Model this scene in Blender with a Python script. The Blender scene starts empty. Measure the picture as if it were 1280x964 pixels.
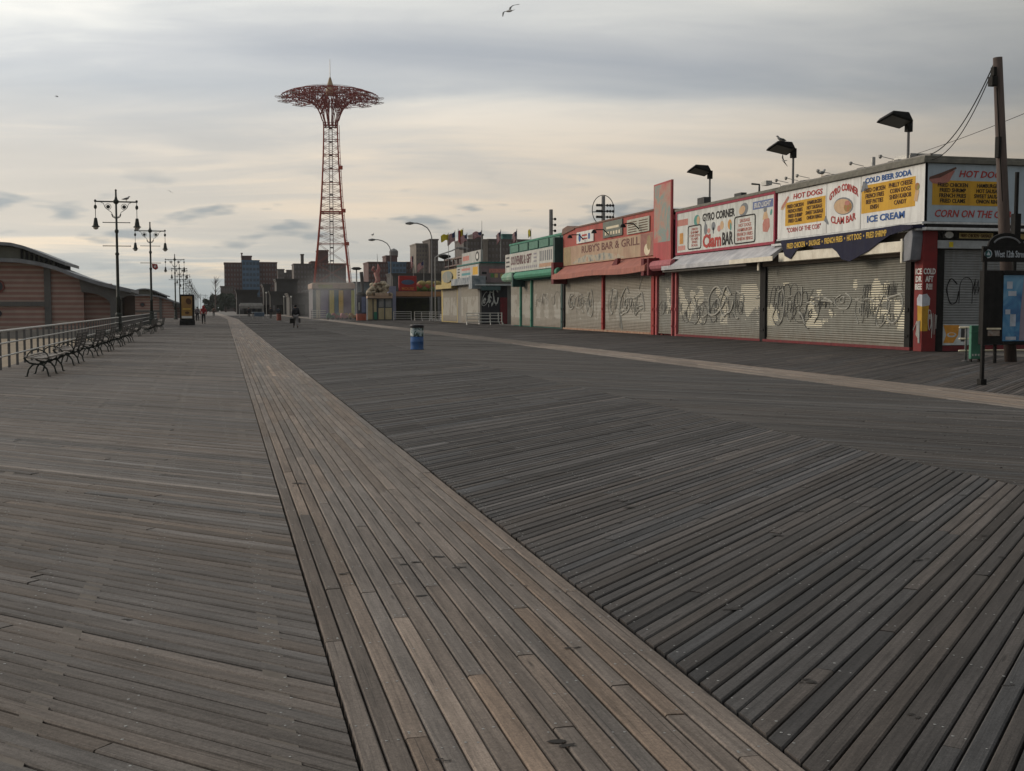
import bpy, math, random
from mathutils import Matrix, Vector
random.seed(7)
PI = math.pi
sc = bpy.context.scene
COL = sc.collection
# ------------------------------------------------------------------ camera model
f_ = 1450.; H = 1.6
th = math.atan(360/1450*math.cos(math.atan(97/1450))); ph = math.atan(97/1450)
Fv = (math.sin(th)*math.cos(ph), math.cos(th)*math.cos(ph), -math.sin(ph))
Rv = (math.cos(th), -math.sin(th), 0)
Uv = (Rv[1]*Fv[2]-Rv[2]*Fv[1], Rv[2]*Fv[0]-Rv[0]*Fv[2], Rv[0]*Fv[1]-Rv[1]*Fv[0])
def ray(x, y):
    a = (x-640)/f_; b = (482-y)/f_
    return [Fv[i]+a*Rv[i]+b*Uv[i] for i in range(3)]
def onX(x, y, X):            # survey: (Y, z) of a sight line on the plane X
    d = ray(x, y); t = X/d[0]; return d[1]*t, H+d[2]*t
def onY(x, y, Y):            # (X, z) on the plane Y
    d = ray(x, y); t = Y/d[1]; return d[0]*t, H+d[2]*t
cam = bpy.data.cameras.new('camera'); camo = bpy.data.objects.new('camera', cam); COL.objects.link(camo)
cam.sensor_width = 36; cam.lens = 36*f_/1280; cam.clip_end = 6000; cam.clip_start = 0.05
M = Matrix(((Rv[0], Uv[0], -Fv[0]), (Rv[1], Uv[1], -Fv[1]), (Rv[2], Uv[2], -Fv[2]))).to_4x4()
M.translation = (0, 0, H); camo.matrix_world = M
sc.camera = camo

# ------------------------------------------------------------------ materials
def nt_new(name):
    m = bpy.data.materials.new(name); m.use_nodes = True
    nt = m.node_tree; b = nt.nodes['Principled BSDF']
    return m, nt, b
def N(nt, typ, **kw):
    n = nt.nodes.new(typ)
    for k, v in kw.items():
        if k in n.inputs: n.inputs[k].default_value = v
        else: setattr(n, k, v)
    return n
def math_(nt, op, a, b=None, c=None, clamp=False):
    n = nt.nodes.new('ShaderNodeMath'); n.operation = op; n.use_clamp = clamp
    for i, v in enumerate((a, b, c)):
        if v is None: continue
        if isinstance(v, (int, float)): n.inputs[i].default_value = v
        else: nt.links.new(v, n.inputs[i])
    return n.outputs[0]
def mixc(nt, fac, a, b, blend='MIX'):
    n = nt.nodes.new('ShaderNodeMix'); n.data_type = 'RGBA'; n.blend_type = blend
    for s, v in ((n.inputs[0], fac), (n.inputs[6], a), (n.inputs[7], b)):
        if isinstance(v, (int, float)): s.default_value = v
        elif isinstance(v, tuple): s.default_value = (*v[:3], 1)
        else: nt.links.new(v, s)
    return n.outputs[2]
def ramp(nt, fac, stops):
    n = nt.nodes.new('ShaderNodeValToRGB'); cr = n.color_ramp
    while len(cr.elements) < len(stops): cr.elements.new(.5)
    for e, (p, c) in zip(cr.elements, stops):
        e.position = p; e.color = (*c, 1) if isinstance(c, tuple) else (c, c, c, 1)
    nt.links.new(fac, n.inputs[0]); return n.outputs[0]
MATS = {}
def mat(name, col, col2=None, scale=3., rough=.75, metal=0., bump=.15, grime=.25, stretch=(1, 1, 1), spec=.3):
    """painted / weathered surface: two tones by noise, darker grime streaks, fine bump"""
    if name in MATS: return MATS[name]
    m, nt, b = nt_new(name)
    col2 = col2 or tuple(c*.72 for c in col)
    tc = N(nt, 'ShaderNodeTexCoord'); mp = N(nt, 'ShaderNodeMapping'); mp.inputs['Scale'].default_value = stretch
    nt.links.new(tc.outputs['Object'], mp.inputs[0])
    n1 = N(nt, 'ShaderNodeTexNoise', Scale=scale, Detail=6., Roughness=.65); nt.links.new(mp.outputs[0], n1.inputs[0])
    f = ramp(nt, n1.outputs[0], [(.35, 0.), (.68, 1.)])
    c = mixc(nt, f, tuple(col), tuple(col2))
    mp2 = N(nt, 'ShaderNodeMapping'); mp2.inputs['Scale'].default_value = (2.2, 2.2, .35)
    nt.links.new(tc.outputs['Object'], mp2.inputs[0])
    n2 = N(nt, 'ShaderNodeTexNoise', Scale=1.3, Detail=5., Roughness=.7); nt.links.new(mp2.outputs[0], n2.inputs[0])
    g = ramp(nt, n2.outputs[0], [(.42, 0.), (.75, 1.)])
    g2 = math_(nt, 'MULTIPLY', g, grime)
    c = mixc(nt, g2, c, (.06, .055, .05))
    nt.links.new(c, b.inputs['Base Color'])
    b.inputs['Roughness'].default_value = rough; b.inputs['Metallic'].default_value = metal
    b.inputs['Specular IOR Level'].default_value = spec
    if bump:
        bp = N(nt, 'ShaderNodeBump', Strength=bump, Distance=.02); nt.links.new(n1.outputs[0], bp.inputs['Height'])
        nt.links.new(bp.outputs[0], b.inputs['Normal'])
    MATS[name] = m; return m

def wood_deck():
    m, nt, b = nt_new('weathered_planks')
    at = N(nt, 'ShaderNodeAttribute', attribute_name='tint')
    uv = N(nt, 'ShaderNodeUVMap', uv_map='UV')
    def st(sx, sy):
        mp = N(nt, 'ShaderNodeMapping'); mp.inputs['Scale'].default_value = (sx, sy, 1); nt.links.new(uv.outputs[0], mp.inputs[0]); return mp.outputs[0]
    n1 = N(nt, 'ShaderNodeTexNoise', Scale=1., Detail=7., Roughness=.7, Distortion=.6); nt.links.new(st(2.2, 55), n1.inputs[0])
    n2 = N(nt, 'ShaderNodeTexNoise', Scale=1., Detail=4., Roughness=.6); nt.links.new(st(.9, 7), n2.inputs[0])
    tc = N(nt, 'ShaderNodeTexCoord')
    n3 = N(nt, 'ShaderNodeTexNoise', Scale=.28, Detail=5., Roughness=.6); nt.links.new(tc.outputs['Object'], n3.inputs[0])
    n4 = N(nt, 'ShaderNodeTexNoise', Scale=45., Detail=4.); nt.links.new(tc.outputs['Object'], n4.inputs[0])
    a = ramp(nt, n1.outputs[0], [(.25, .55), (.5, 1.), (.8, 1.35)])
    bb = ramp(nt, n2.outputs[0], [(.28, .66), (.55, 1.), (.8, 1.3)])
    cc = ramp(nt, n3.outputs[0], [(.3, .8), (.55, 1.), (.75, 1.22)])
    dd = ramp(nt, n4.outputs[0], [(.3, .85), (.7, 1.15)])
    c = mixc(nt, 1., at.outputs[0], a, 'MULTIPLY'); c = mixc(nt, 1., c, bb, 'MULTIPLY')
    c = mixc(nt, 1., c, cc, 'MULTIPLY'); c = mixc(nt, 1., c, dd, 'MULTIPLY')
    # knots and rot spots
    vo = N(nt, 'ShaderNodeTexVoronoi', Scale=1.); nt.links.new(st(1.3, 9), vo.inputs[0])
    k = ramp(nt, vo.outputs['Distance'], [(.03, 1.), (.1, 0.)])
    k2 = math_(nt, 'MULTIPLY', k, .65)
    c = mixc(nt, k2, c, (.03, .025, .022))
    n6 = N(nt, 'ShaderNodeTexNoise', Scale=1., Detail=5., Roughness=.6, Distortion=.3); nt.links.new(st(.8, 90), n6.inputs[0])
    ck = ramp(nt, n6.outputs[0], [(.62, 0.), (.66, .7)])
    c = mixc(nt, ck, c, (.035, .03, .027))
    n7 = N(nt, 'ShaderNodeTexNoise', Scale=140., Detail=2.); nt.links.new(tc.outputs['Object'], n7.inputs[0])
    c = mixc(nt, 1., c, ramp(nt, n7.outputs[0], [(.3, .8), (.7, 1.22)]), 'MULTIPLY')
    # dark damp stains
    n5 = N(nt, 'ShaderNodeTexNoise', Scale=1., Detail=6., Roughness=.75); nt.links.new(st(1.6, 5), n5.inputs[0])
    s = ramp(nt, n5.outputs[0], [(.6, 0.), (.78, .55)])
    c = mixc(nt, s, c, (.045, .04, .037))
    nt.links.new(c, b.inputs['Base Color'])
    b.inputs['Roughness'].default_value = .78; b.inputs['Specular IOR Level'].default_value = .25
    h = math_(nt, 'ADD', n1.outputs[0], math_(nt, 'MULTIPLY', k, -1.))
    bp = N(nt, 'ShaderNodeBump', Strength=.45, Distance=.006); nt.links.new(h, bp.inputs['Height']); nt.links.new(bp.outputs[0], b.inputs['Normal'])
    return m

def shutter_mat(name, col, patch, seed, thr=.52):
    """roll shutter paint; whole patches were painted over and the paint has stayed on the slat crowns"""
    m, nt, b = nt_new(name)
    tc = N(nt, 'ShaderNodeTexCoord')
    mp = N(nt, 'ShaderNodeMapping'); mp.inputs['Location'].default_value = (seed, seed*3.1, seed*1.7); nt.links.new(tc.outputs['Object'], mp.inputs[0])
    n1 = N(nt, 'ShaderNodeTexNoise', Scale=.62, Detail=4., Roughness=.55); nt.links.new(mp.outputs[0], n1.inputs[0])
    pm = ramp(nt, n1.outputs[0], [(thr, 0.), (thr+.012, 1.)])
    sx = N(nt, 'ShaderNodeSeparateXYZ'); nt.links.new(tc.outputs['Object'], sx.inputs[0])
    z = sx.outputs[2]
    win = math_(nt, 'MULTIPLY', math_(nt, 'GREATER_THAN', z, .75), math_(nt, 'LESS_THAN', z, 2.75))
    ph_ = math_(nt, 'FRACT', math_(nt, 'DIVIDE', z, .095))
    strp = math_(nt, 'GREATER_THAN', ph_, .52)
    f = math_(nt, 'MULTIPLY', math_(nt, 'MULTIPLY', pm, win), math_(nt, 'ADD', math_(nt, 'MULTIPLY', strp, .97), .02))
    n2 = N(nt, 'ShaderNodeTexNoise', Scale=2.2, Detail=6., Roughness=.7); nt.links.new(mp.outputs[0], n2.inputs[0])
    c0 = mixc(nt, ramp(nt, n2.outputs[0], [(.35, 0.), (.7, 1.)]), tuple(col), tuple(x*.78 for x in col))
    mp3 = N(nt, 'ShaderNodeMapping'); mp3.inputs['Scale'].default_value = (3, 3, .25); nt.links.new(tc.outputs['Object'], mp3.inputs[0])
    n3 = N(nt, 'ShaderNodeTexNoise', Scale=1.5, Detail=6.); nt.links.new(mp3.outputs[0], n3.inputs[0])
    c0 = mixc(nt, ramp(nt, n3.outputs[0], [(.5, 0.), (.8, .4)]), c0, (.09, .07, .05))
    zb_ = ramp(nt, math_(nt, 'DIVIDE', z, 1.2), [(.05, 1.), (.6, 0.)])
    n4 = N(nt, 'ShaderNodeTexNoise', Scale=3.5, Detail=6., Roughness=.7); nt.links.new(mp.outputs[0], n4.inputs[0])
    c0 = mixc(nt, math_(nt, 'MULTIPLY', zb_, ramp(nt, n4.outputs[0], [(.35, 0.), (.65, .8)])), c0, (.12, .085, .055))
    c = mixc(nt, f, c0, tuple(patch))
    nt.links.new(c, b.inputs['Base Color']); b.inputs['Roughness'].default_value = .55; b.inputs['Metallic'].default_value = .15
    b.inputs['Specular IOR Level'].default_value = .35
    return m

WHITE = mat('aged_white_paint', (.72, .72, .68), (.6, .6, .57), 2.5)
CREAM = mat('cream_paint', (.74, .66, .48), (.62, .55, .4), 3)
CREAML = mat('sun_tinted_white_metal', (.78, .74, .62), (.6, .55, .44), 2, rough=.5)  # white metal with the low sun's cream put into the colour
RED = mat('red_paint', (.36, .035, .03), (.24, .025, .025), 3)
DKRED = mat('dark_red_paint', (.17, .02, .025), (.1, .015, .02), 3)
PINKRED = mat('faded_pink_red', (.5, .13, .13), (.38, .09, .1), 2.2)
ORRED = mat('orange_red_paint', (.48, .15, .1), (.35, .1, .07), 2.2)
SALMON = mat('salmon_awning', (.4, .15, .11), (.3, .105, .08), 1.5, grime=.4)
GREEN = mat('green_paint', (.05, .24, .16), (.035, .16, .11), 2)
TEAL = mat('teal_paint', (.04, .17, .15), (.03, .11, .1), 2)
DKTEAL = mat('dark_teal_paint', (.025, .07, .065), None, 2)
BLACK = mat('black_metal', (.01, .01, .01), (.018, .018, .017), 5, rough=.7, spec=.12)
IRON = mat('dark_green_iron', (.02, .028, .024), (.035, .04, .034), 6, rough=.6)
GALV = mat('galvanised_metal', (.42, .42, .4), (.3, .3, .29), 6, rough=.45, metal=.6)
RAILM = mat('grey_rail_paint', (.55, .54, .5), (.4, .4, .38), 6, rough=.5, metal=.2)
RAILD = mat('dull_rail_post', (.16, .16, .16), (.1, .1, .1), 6, rough=.6, metal=.2)
CONC = mat('grey_concrete', (.3, .29, .27), (.22, .21, .2), 1.2)
DGREY = mat('dark_grey', (.07, .07, .07), None, 3)
MGREY = mat('mid_grey_paint', (.2, .2, .2), None, 2.5)
ROOFG = mat('grey_roof_sheet', (.22, .235, .255), (.15, .16, .175), 1.2, rough=.5)
TARP = mat('grey_tarp', (.24, .25, .27), (.15, .16, .18), 1.5, rough=.6)
NAVY = mat('navy_cloth', (.018, .02, .05), (.012, .013, .03), 3, rough=.9)
AWNW = mat('dirty_white_awning', (.56, .56, .57), (.3, .31, .34), .9, rough=.6)
YEL = mat('mustard_sign_panel', (.62, .36, .035), (.55, .3, .03), 3)
YELB = mat('pale_yellow_paint', (.48, .38, .15), (.38, .3, .12), 1.5, grime=.4)
TXBR = mat('brown_sign_ink', (.1, .045, .02), None, 6, bump=0)
TXRED = mat('red_sign_ink', (.46, .06, .05), None, 6, bump=0)
TXBLUE = mat('blue_sign_ink', (.04, .12, .34), None, 6, bump=0)
TXBLK = mat('black_sign_ink', (.02, .02, .02), None, 6, bump=0)
TXWHT = mat('white_sign_ink', (.75, .75, .72), None, 6, bump=0)
TXYEL = mat('yellow_sign_ink', (.75, .5, .1), None, 6, bump=0)
TXPALE = mat('faded_red_ink', (.55, .22, .18), None, 6, bump=0)
BRICK = mat('dark_red_brick', (.115, .055, .05), (.08, .042, .04), .3, grime=.35)
BRICK2 = mat('grey_brown_brick', (.105, .088, .08), (.075, .065, .06), .3)
BRICK3 = mat('tan_concrete_block', (.22, .195, .165), (.17, .15, .13), .3)
BLUEP = mat('blue_glazed_panels', (.09, .17, .27), (.07, .13, .2), .5)
WIN = mat('dark_window_glass', (.035, .04, .05), (.06, .07, .08), .7, rough=.25)
POLEW = mat('old_timber_pole', (.1, .072, .06), (.055, .042, .038), 4, stretch=(4, 4, .4))
SAND = mat('beach_sand', (.3, .24, .17), (.22, .18, .13), .35, rough=.95, grime=.15)
SKIN = mat('skin', (.35, .2, .14), None, 8, bump=0, grime=0)
SLATW = mat('bench_timber', (.3, .27, .24), (.17, .15, .13), 4, stretch=(5, .5, 5))
SEAT_DK = mat('bench_back_timber', (.06, .05, .045), None, 4)

# ------------------------------------------------------------------ mesh builder
class Fr:
    def __init__(s, o, u, v, n): s.o = Vector(o); s.u = Vector(u).normalized(); s.v = Vector(v).normalized(); s.n = Vector(n).normalized()
    def p(s, a, b, c=0.): return s.o+s.u*a+s.v*b+s.n*c
WORLD = Fr((0, 0, 0), (1, 0, 0), (0, 1, 0), (0, 0, 1))
class MB:
    def __init__(s): s.v = []; s.f = []; s.mi = []; s.g = []
    def add(s, vs, fs, mi=0):
        s.g.append((len(s.v), len(s.f))); o = len(s.v); s.v += [tuple(x) for x in vs]; s.f += [tuple(i+o for i in f) for f in fs]; s.mi += [mi]*len(fs); return s
    def box(s, a, b, c, d, e, g, fr=WORLD, mi=0):
        vs = [fr.p(x, y, z) for z in (e, g) for y in (c, d) for x in (a, b)]
        return s.add(vs, [(0, 2, 3, 1), (4, 5, 7, 6), (0, 1, 5, 4), (2, 6, 7, 3), (0, 4, 6, 2), (1, 3, 7, 5)], mi)
    def cbox(s, cx, cy, cz, sx, sy, sz, fr=WORLD, mi=0): return s.box(cx-sx/2, cx+sx/2, cy-sy/2, cy+sy/2, cz-sz/2, cz+sz/2, fr, mi)
    def prism(s, pts, n0, n1, fr=WORLD, mi=0):      # polygon in (u,v) extruded along n
        k = len(pts)
        vs = [fr.p(x, y, n0) for x, y in pts]+[fr.p(x, y, n1) for x, y in pts]
        return s.add(vs, [tuple(range(k))[::-1], tuple(range(k, 2*k))]+[(i, (i+1) % k, k+(i+1) % k, k+i) for i in range(k)], mi)
    def tube(s, pts, r, seg=8, closed=False, mi=0):
        pts = [Vector(p) for p in pts]; n = len(pts)
        rs = r if isinstance(r, (list, tuple)) else [r]*n
        vs = []; prev = None
        for i, p in enumerate(pts):
            if closed: t = (pts[(i+1) % n]-pts[i-1])
            else: t = pts[min(i+1, n-1)]-pts[max(i-1, 0)]
            t = t.normalized() if t.length > 1e-9 else Vector((0, 0, 1))
            if prev is None: a = t.cross(Vector((0, 0, 1)) if abs(t.z) < .9 else Vector((1, 0, 0))).normalized()
            else:
                a = prev-t*prev.dot(t); a = a.normalized() if a.length > 1e-6 else t.orthogonal().normalized()
            prev = a; b = t.cross(a)
            vs += [p+(a*math.cos(2*PI*k/seg)+b*math.sin(2*PI*k/seg))*rs[i] for k in range(seg)]
        fs = []
        for i in range(n if closed else n-1):
            j = (i+1) % n
            fs += [(i*seg+k, i*seg+(k+1) % seg, j*seg+(k+1) % seg, j*seg+k) for k in range(seg)]
        if not closed: fs += [tuple(range(seg))[::-1], tuple((n-1)*seg+k for k in range(seg))]
        return s.add(vs, fs, mi)
    def lathe(s, prof, seg=12, c=(0, 0, 0), mi=0):   # prof: (r, z)
        vs = [(c[0]+r*math.cos(2*PI*k/seg), c[1]+r*math.sin(2*PI*k/seg), c[2]+z) for r, z in prof for k in range(seg)]
        fs = [(i*seg+k, i*seg+(k+1) % seg, (i+1)*seg+(k+1) % seg, (i+1)*seg+k) for i in range(len(prof)-1) for k in range(seg)]
        fs += [tuple(range(seg))[::-1], tuple((len(prof)-1)*seg+k for k in range(seg))]
        return s.add(vs, fs, mi)
    def ell(s, cx, cy, a, b, n0, n1, fr=WORLD, mi=0, seg=18, rot=0):
        return s.prism([(cx+a*math.cos(t)*math.cos(rot)-b*math.sin(t)*math.sin(rot), cy+a*math.cos(t)*math.sin(rot)+b*math.sin(t)*math.cos(rot)) for t in [2*PI*k/seg for k in range(seg)]], n0, n1, fr, mi)
    def sphere(s, c, r, seg=10, sz=1., mi=0):
        prof = [(max(.001, r*math.sin(PI*i/8)), -r*sz*math.cos(PI*i/8)) for i in range(9)]
        return s.lathe(prof, seg, c, mi)
    def builds(s, name, m, parent=None, bevel=0.):      # every added shape becomes a part of its own
        ms = m if isinstance(m, (list, tuple)) else [m]; st = s.g+[(len(s.v), len(s.f))]; o = None
        for (v0, f0), (v1, f1_) in zip(st, st[1:]):
            b = MB(); b.v = s.v[v0:v1]; b.f = [tuple(i-v0 for i in f) for f in s.f[f0:f1_]]; b.mi = [0]*len(b.f)
            o = b.build(name, ms[s.mi[f0]], parent, bevel=bevel)
        return o
    def build(s, name, m, parent=None, smooth=False, loc=None, bevel=0.):
        me = bpy.data.meshes.new(name); me.from_pydata(s.v, [], s.f)
        ms = m if isinstance(m, (list, tuple)) else [m]
        for x in ms: me.materials.append(x)
        if len(ms) > 1: me.polygons.foreach_set('material_index', s.mi)
        if smooth: me.polygons.foreach_set('use_smooth', [True]*len(me.polygons))
        me.update()
        o = bpy.data.objects.new(name, me); COL.objects.link(o)
        if bevel:
            md = o.modifiers.new('bevel', 'BEVEL'); md.width = bevel; md.segments = 2; md.limit_method = 'ANGLE'
        if parent is not None: o.parent = parent
        if loc: o.location = loc
        return o
def tag(o, label=None, cat=None, group=None, kind=None):
    for k, v in (('label', label), ('category', cat), ('group', group), ('kind', kind)):
        if v: o[k] = v
    return o
def thing(name, label, cat, loc=(0, 0, 0), rz=0., group=None):
    o = bpy.data.objects.new(name, None); COL.objects.link(o); o.location = loc; o.rotation_euler = (0, 0, rz)
    o.empty_display_size = .1
    return tag(o, label, cat, group)
KIDS = {}
def copy_tree(o, parent=None):
    c = o.copy(); COL.objects.link(c)
    if parent is not None: c.parent = parent
    for ch in [x for x in bpy.data.objects if x.parent == o]: copy_tree(ch, c)
    return c
def place_copy(proto, first, loc, rz=0., label=None):
    o = proto if first else copy_tree(proto)
    o.location = loc; o.rotation_euler = (0, 0, rz)
    if label: o['label'] = label
    return o
def text(s, cu, cv, w, h, m, fr, parent, n0=.0, shear=0., arch=0., name='lettering', bold=.0, th_=.012):
    """lettering fitted to a w x h field centred on (cu, cv) of a surface frame"""
    cd = bpy.data.curves.new('t', 'FONT'); cd.body = s; cd.resolution_u = 2; cd.extrude = .02; cd.offset = bold; cd.shear = shear
    cd.align_x = 'CENTER'; cd.space_line = .95
    to = bpy.data.objects.new('t', cd)
    me0 = bpy.data.meshes.new_from_object(to)
    vs = [v.co.copy() for v in me0.vertices]; fs = [tuple(p.vertices) for p in me0.polygons]
    bpy.data.objects.remove(to); bpy.data.curves.remove(cd); bpy.data.meshes.remove(me0)
    x0 = min(v.x for v in vs); x1 = max(v.x for v in vs); y0 = min(v.y for v in vs); y1 = max(v.y for v in vs)
    out = []
    for v in vs:
        a = (v.x-(x0+x1)/2)/(x1-x0)*w; b = (v.y-(y0+y1)/2)/(y1-y0)*h
        b += arch*(1-(2*a/w)**2)
        out.append(fr.p(cu+a, cv+b, n0+(th_ if v.z > 0 else 0)))
    mb = MB(); mb.add(out, fs)
    return mb.build(name, m, parent)

# ------------------------------------------------------------------ world
w = bpy.data.worlds.new('World'); sc.world = w; w.use_nodes = True
nt = w.node_tree; bg = nt.nodes['Background']
SUN_EL, SUN_AZ = math.radians(16), math.radians(-52)       # azimuth measured from +Y towards +X
sky = nt.nodes.new('ShaderNodeTexSky'); sky.sky_type = 'NISHITA'; sky.sun_disc = False
sky.sun_elevation = SUN_EL; sky.sun_rotation = SUN_AZ
tc = nt.nodes.new('ShaderNodeTexCoord'); sp = nt.nodes.new('ShaderNodeSeparateXYZ'); nt.links.new(tc.outputs['Generated'], sp.inputs[0])
zc = math_(nt, 'MAXIMUM', sp.outputs[2], 0.)
zz = math_(nt, 'ADD', zc, .075)
def comb(a, b, c=0.):
    n = nt.nodes.new('ShaderNodeCombineXYZ')
    for i, v in enumerate((a, b, c)):
        if isinstance(v, (int, float)): n.inputs[i].default_value = v
        else: nt.links.new(v, n.inputs[i])
    return n.outputs[0]
pxp = math_(nt, 'DIVIDE', sp.outputs[0], zz); pyp = math_(nt, 'DIVIDE', sp.outputs[1], zz)
# rotate so the cloud banks lie across the view, slightly tilted
ca, sa = math.cos(.22), math.sin(.22)
pu = math_(nt, 'ADD', math_(nt, 'MULTIPLY', pxp, ca), math_(nt, 'MULTIPLY', pyp, -sa))
pv = math_(nt, 'ADD', math_(nt, 'MULTIPLY', pxp, sa), math_(nt, 'MULTIPLY', pyp, ca))
def wn(su, sv, off, detail=5., rough=.55, dist=0.):
    n = N(nt, 'ShaderNodeTexNoise', Scale=1., Detail=detail, Roughness=rough, Distortion=dist)
    nt.links.new(comb(math_(nt, 'MULTIPLY', pu, su), math_(nt, 'MULTIPLY', pv, sv), off), n.inputs[0]); return n.outputs[0]
b1 = wn(.45, 1.0, 3.3, 5., .5, .9)
b2 = wn(.18, .42, 9.1, 3., .5, .4)
b3 = wn(1.5, 3.0, 1.7, 6., .6, .8)
s = math_(nt, 'ADD', math_(nt, 'MULTIPLY', b1, .55), math_(nt, 'ADD', math_(nt, 'MULTIPLY', b2, .65), math_(nt, 'ADD', math_(nt, 'MULTIPLY', b3, .15), .035)))
band = ramp(nt, s, [(.56, 0.), (.72, .5), (.86, 1.)])
elev = zc
hi = ramp(nt, band, [(0., (.47, .495, .53)), (.45, (.61, .62, .625)), (.75, (.76, .76, .73)), (1., (.9, .88, .82))])
lo = ramp(nt, band, [(0., (.31, .37, .41)), (.4, (.44, .475, .485)), (.62, (.66, .62, .55)), (.85, (.88, .74, .57)), (1., (.95, .78, .58))])
el_f = ramp(nt, elev, [(.09, 0.), (.2, 1.)])
cl = mixc(nt, el_f, lo, hi)
pk = ramp(nt, elev, [(.02, 0.), (.07, .6), (.12, .5), (.18, 0.)])
cl = mixc(nt, pk, cl, (.78, .67, .55))
# low band right at the horizon: flat blue-grey
hz = ramp(nt, elev, [(.0, .75), (.045, .0)])
cl = mixc(nt, hz, cl, (.36, .4, .41))
# small dark lenticular clouds in the lower sky
az = math_(nt, 'ARCTAN2', sp.outputs[0], sp.outputs[1])
nl = N(nt, 'ShaderNodeTexNoise', Scale=1., Detail=3., Roughness=.5)
nt.links.new(comb(math_(nt, 'MULTIPLY', az, 14.), math_(nt, 'MULTIPLY', elev, 56.), 5.2), nl.inputs[0])
lm = ramp(nt, nl.outputs[0], [(.56, 0.), (.66, .8)])
lw = ramp(nt, elev, [(.02, 0.), (.04, 1.), (.085, 1.), (.12, 0.)])
cl = mixc(nt, math_(nt, 'MULTIPLY', lm, lw), cl, (.29, .33, .36))
# brighter veil towards the hidden sun, duller away from it
dv = nt.nodes.new('ShaderNodeVectorMath'); dv.operation = 'DOT_PRODUCT'; nt.links.new(tc.outputs['Generated'], dv.inputs[0])
dv.inputs[1].default_value = (math.sin(SUN_AZ)*math.cos(.32), math.cos(SUN_AZ)*math.cos(.32), math.sin(.32))
veil = ramp(nt, dv.outputs['Value'], [(0., .42), (.3, .8), (.6, .98), (.8, 1.15), (1., 1.7)])
cl = mixc(nt, 1., cl, veil, 'MULTIPLY')
cl10 = mixc(nt, 1., cl, (10., 10., 10.), 'MULTIPLY')
fin = mixc(nt, .93, sky.outputs[0], cl10)
below = ramp(nt, sp.outputs[2], [(0., 1.), (.002, 0.)])
nt.links.new(fin, bg.inputs[0]); bg.inputs[1].default_value = .109
sl = bpy.data.lights.new('sun', 'SUN'); sl.energy = 1.55; sl.angle = math.radians(16); sl.color = (1., .84, .66)
so = bpy.data.objects.new('sun', sl); COL.objects.link(so)
sd = Vector((math.sin(SUN_AZ)*math.cos(SUN_EL), math.cos(SUN_AZ)*math.cos(SUN_EL), math.sin(SUN_EL)))
so.rotation_euler = sd.to_track_quat('Z', 'Y').to_euler()
sc.view_settings.view_transform = 'Standard'; sc.view_settings.look = 'None'; sc.view_settings.exposure = 0.
sc.view_settings.gamma = 1.; sc.view_settings.use_curve_mapping = False

# ------------------------------------------------------------------ ground and boardwalk
def bend(Y): return -(Y-170)*math.tan(math.radians(1.05)) if Y > 170 else 0.
mb = MB(); mb.add([(-3000, -300, -.8), (3000, -300, -.8), (3000, 4000, -.8), (-3000, 4000, -.8)], [(0, 1, 2, 3)])
tag(mb.build('ground', SAND), kind='structure')
WD = wood_deck()
class Deck:
    def __init__(s): s.v = []; s.f = []; s.t = []; s.uv = []
    def plank(s, p0, p1, hw, sh0, sh1, tint, zo, tilt, near):
        """p0,p1 ends of centre line; sh: how far the +n edge runs ahead of the -n edge at that end"""
        d = Vector((p1[0]-p0[0], p1[1]-p0[1])); L = d.length; d /= L; n = Vector((-d.y, d.x))
        ch = .007
        prof = [(-hw, -.045), (-hw, -ch), (-hw+ch, 0), (hw-ch, 0), (hw, -ch), (hw, -.045)] if near else [(-hw, -.045), (-hw, 0), (hw, 0), (hw, -.045)]
        o = len(s.v); k = len(prof); u0 = random.uniform(0, 400); v0 = random.uniform(0, 50)
        uvv = []
        for e, (p, shv) in enumerate(((p0, sh0), (p1, sh1))):
            for a, z in prof:
                q = Vector(p[:2])+n*a+d*(shv*a/hw)
                s.v.append((q.x+bend(q.y), q.y, z+zo+tilt*a/hw)); uvv.append((u0+e*L, v0+a))
        fs = [(o+i, o+i+1, o+k+i+1, o+k+i) for i in range(k-1)]
        fs = [f[::-1] for f in fs]
        fs += [tuple(o+i for i in range(k)), tuple(o+k+i for i in range(k))[::-1]]
        for f in fs:
            s.f.append(f); s.t += [*tint, 1.]
            for i in f: s.uv += uvv[i-o]
    def build(s, name):
        me = bpy.data.meshes.new(name); me.from_pydata(s.v, [], s.f); me.materials.append(WD)
        a = me.attributes.new('tint', 'FLOAT_COLOR', 'FACE'); a.data.foreach_set('color', s.t)
        l = me.uv_layers.new(name='UV'); l.data.foreach_set('uv', s.uv)
        me.update(); o = bpy.data.objects.new(name, me); COL.objects.link(o); return tag(o, kind='structure')
NAIL = MB()
def nail(x, y, z=.0012):
    r = random.uniform(.0045, .007)
    NAIL.add([(x+bend(y), y, z+.0015)]+[(x+r*math.cos(a), y+r*math.sin(a), z) for a in [k*PI/3 for k in range(6)]], [(0, 1+k, 1+(k+1) % 6) for k in range(6)])
def rnd_tint(base, var=.16, hue=.05, odd=.06):
    k = math.exp(random.gauss(0, var)); h = random.gauss(0, hue*.75)
    c = [base[0]*k*(1+h), base[1]*k, base[2]*k*(1-h)]
    if random.random() < odd: q = random.choice((1.4, 1.25, .62)); c = [x*q for x in c]
    return c
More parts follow.
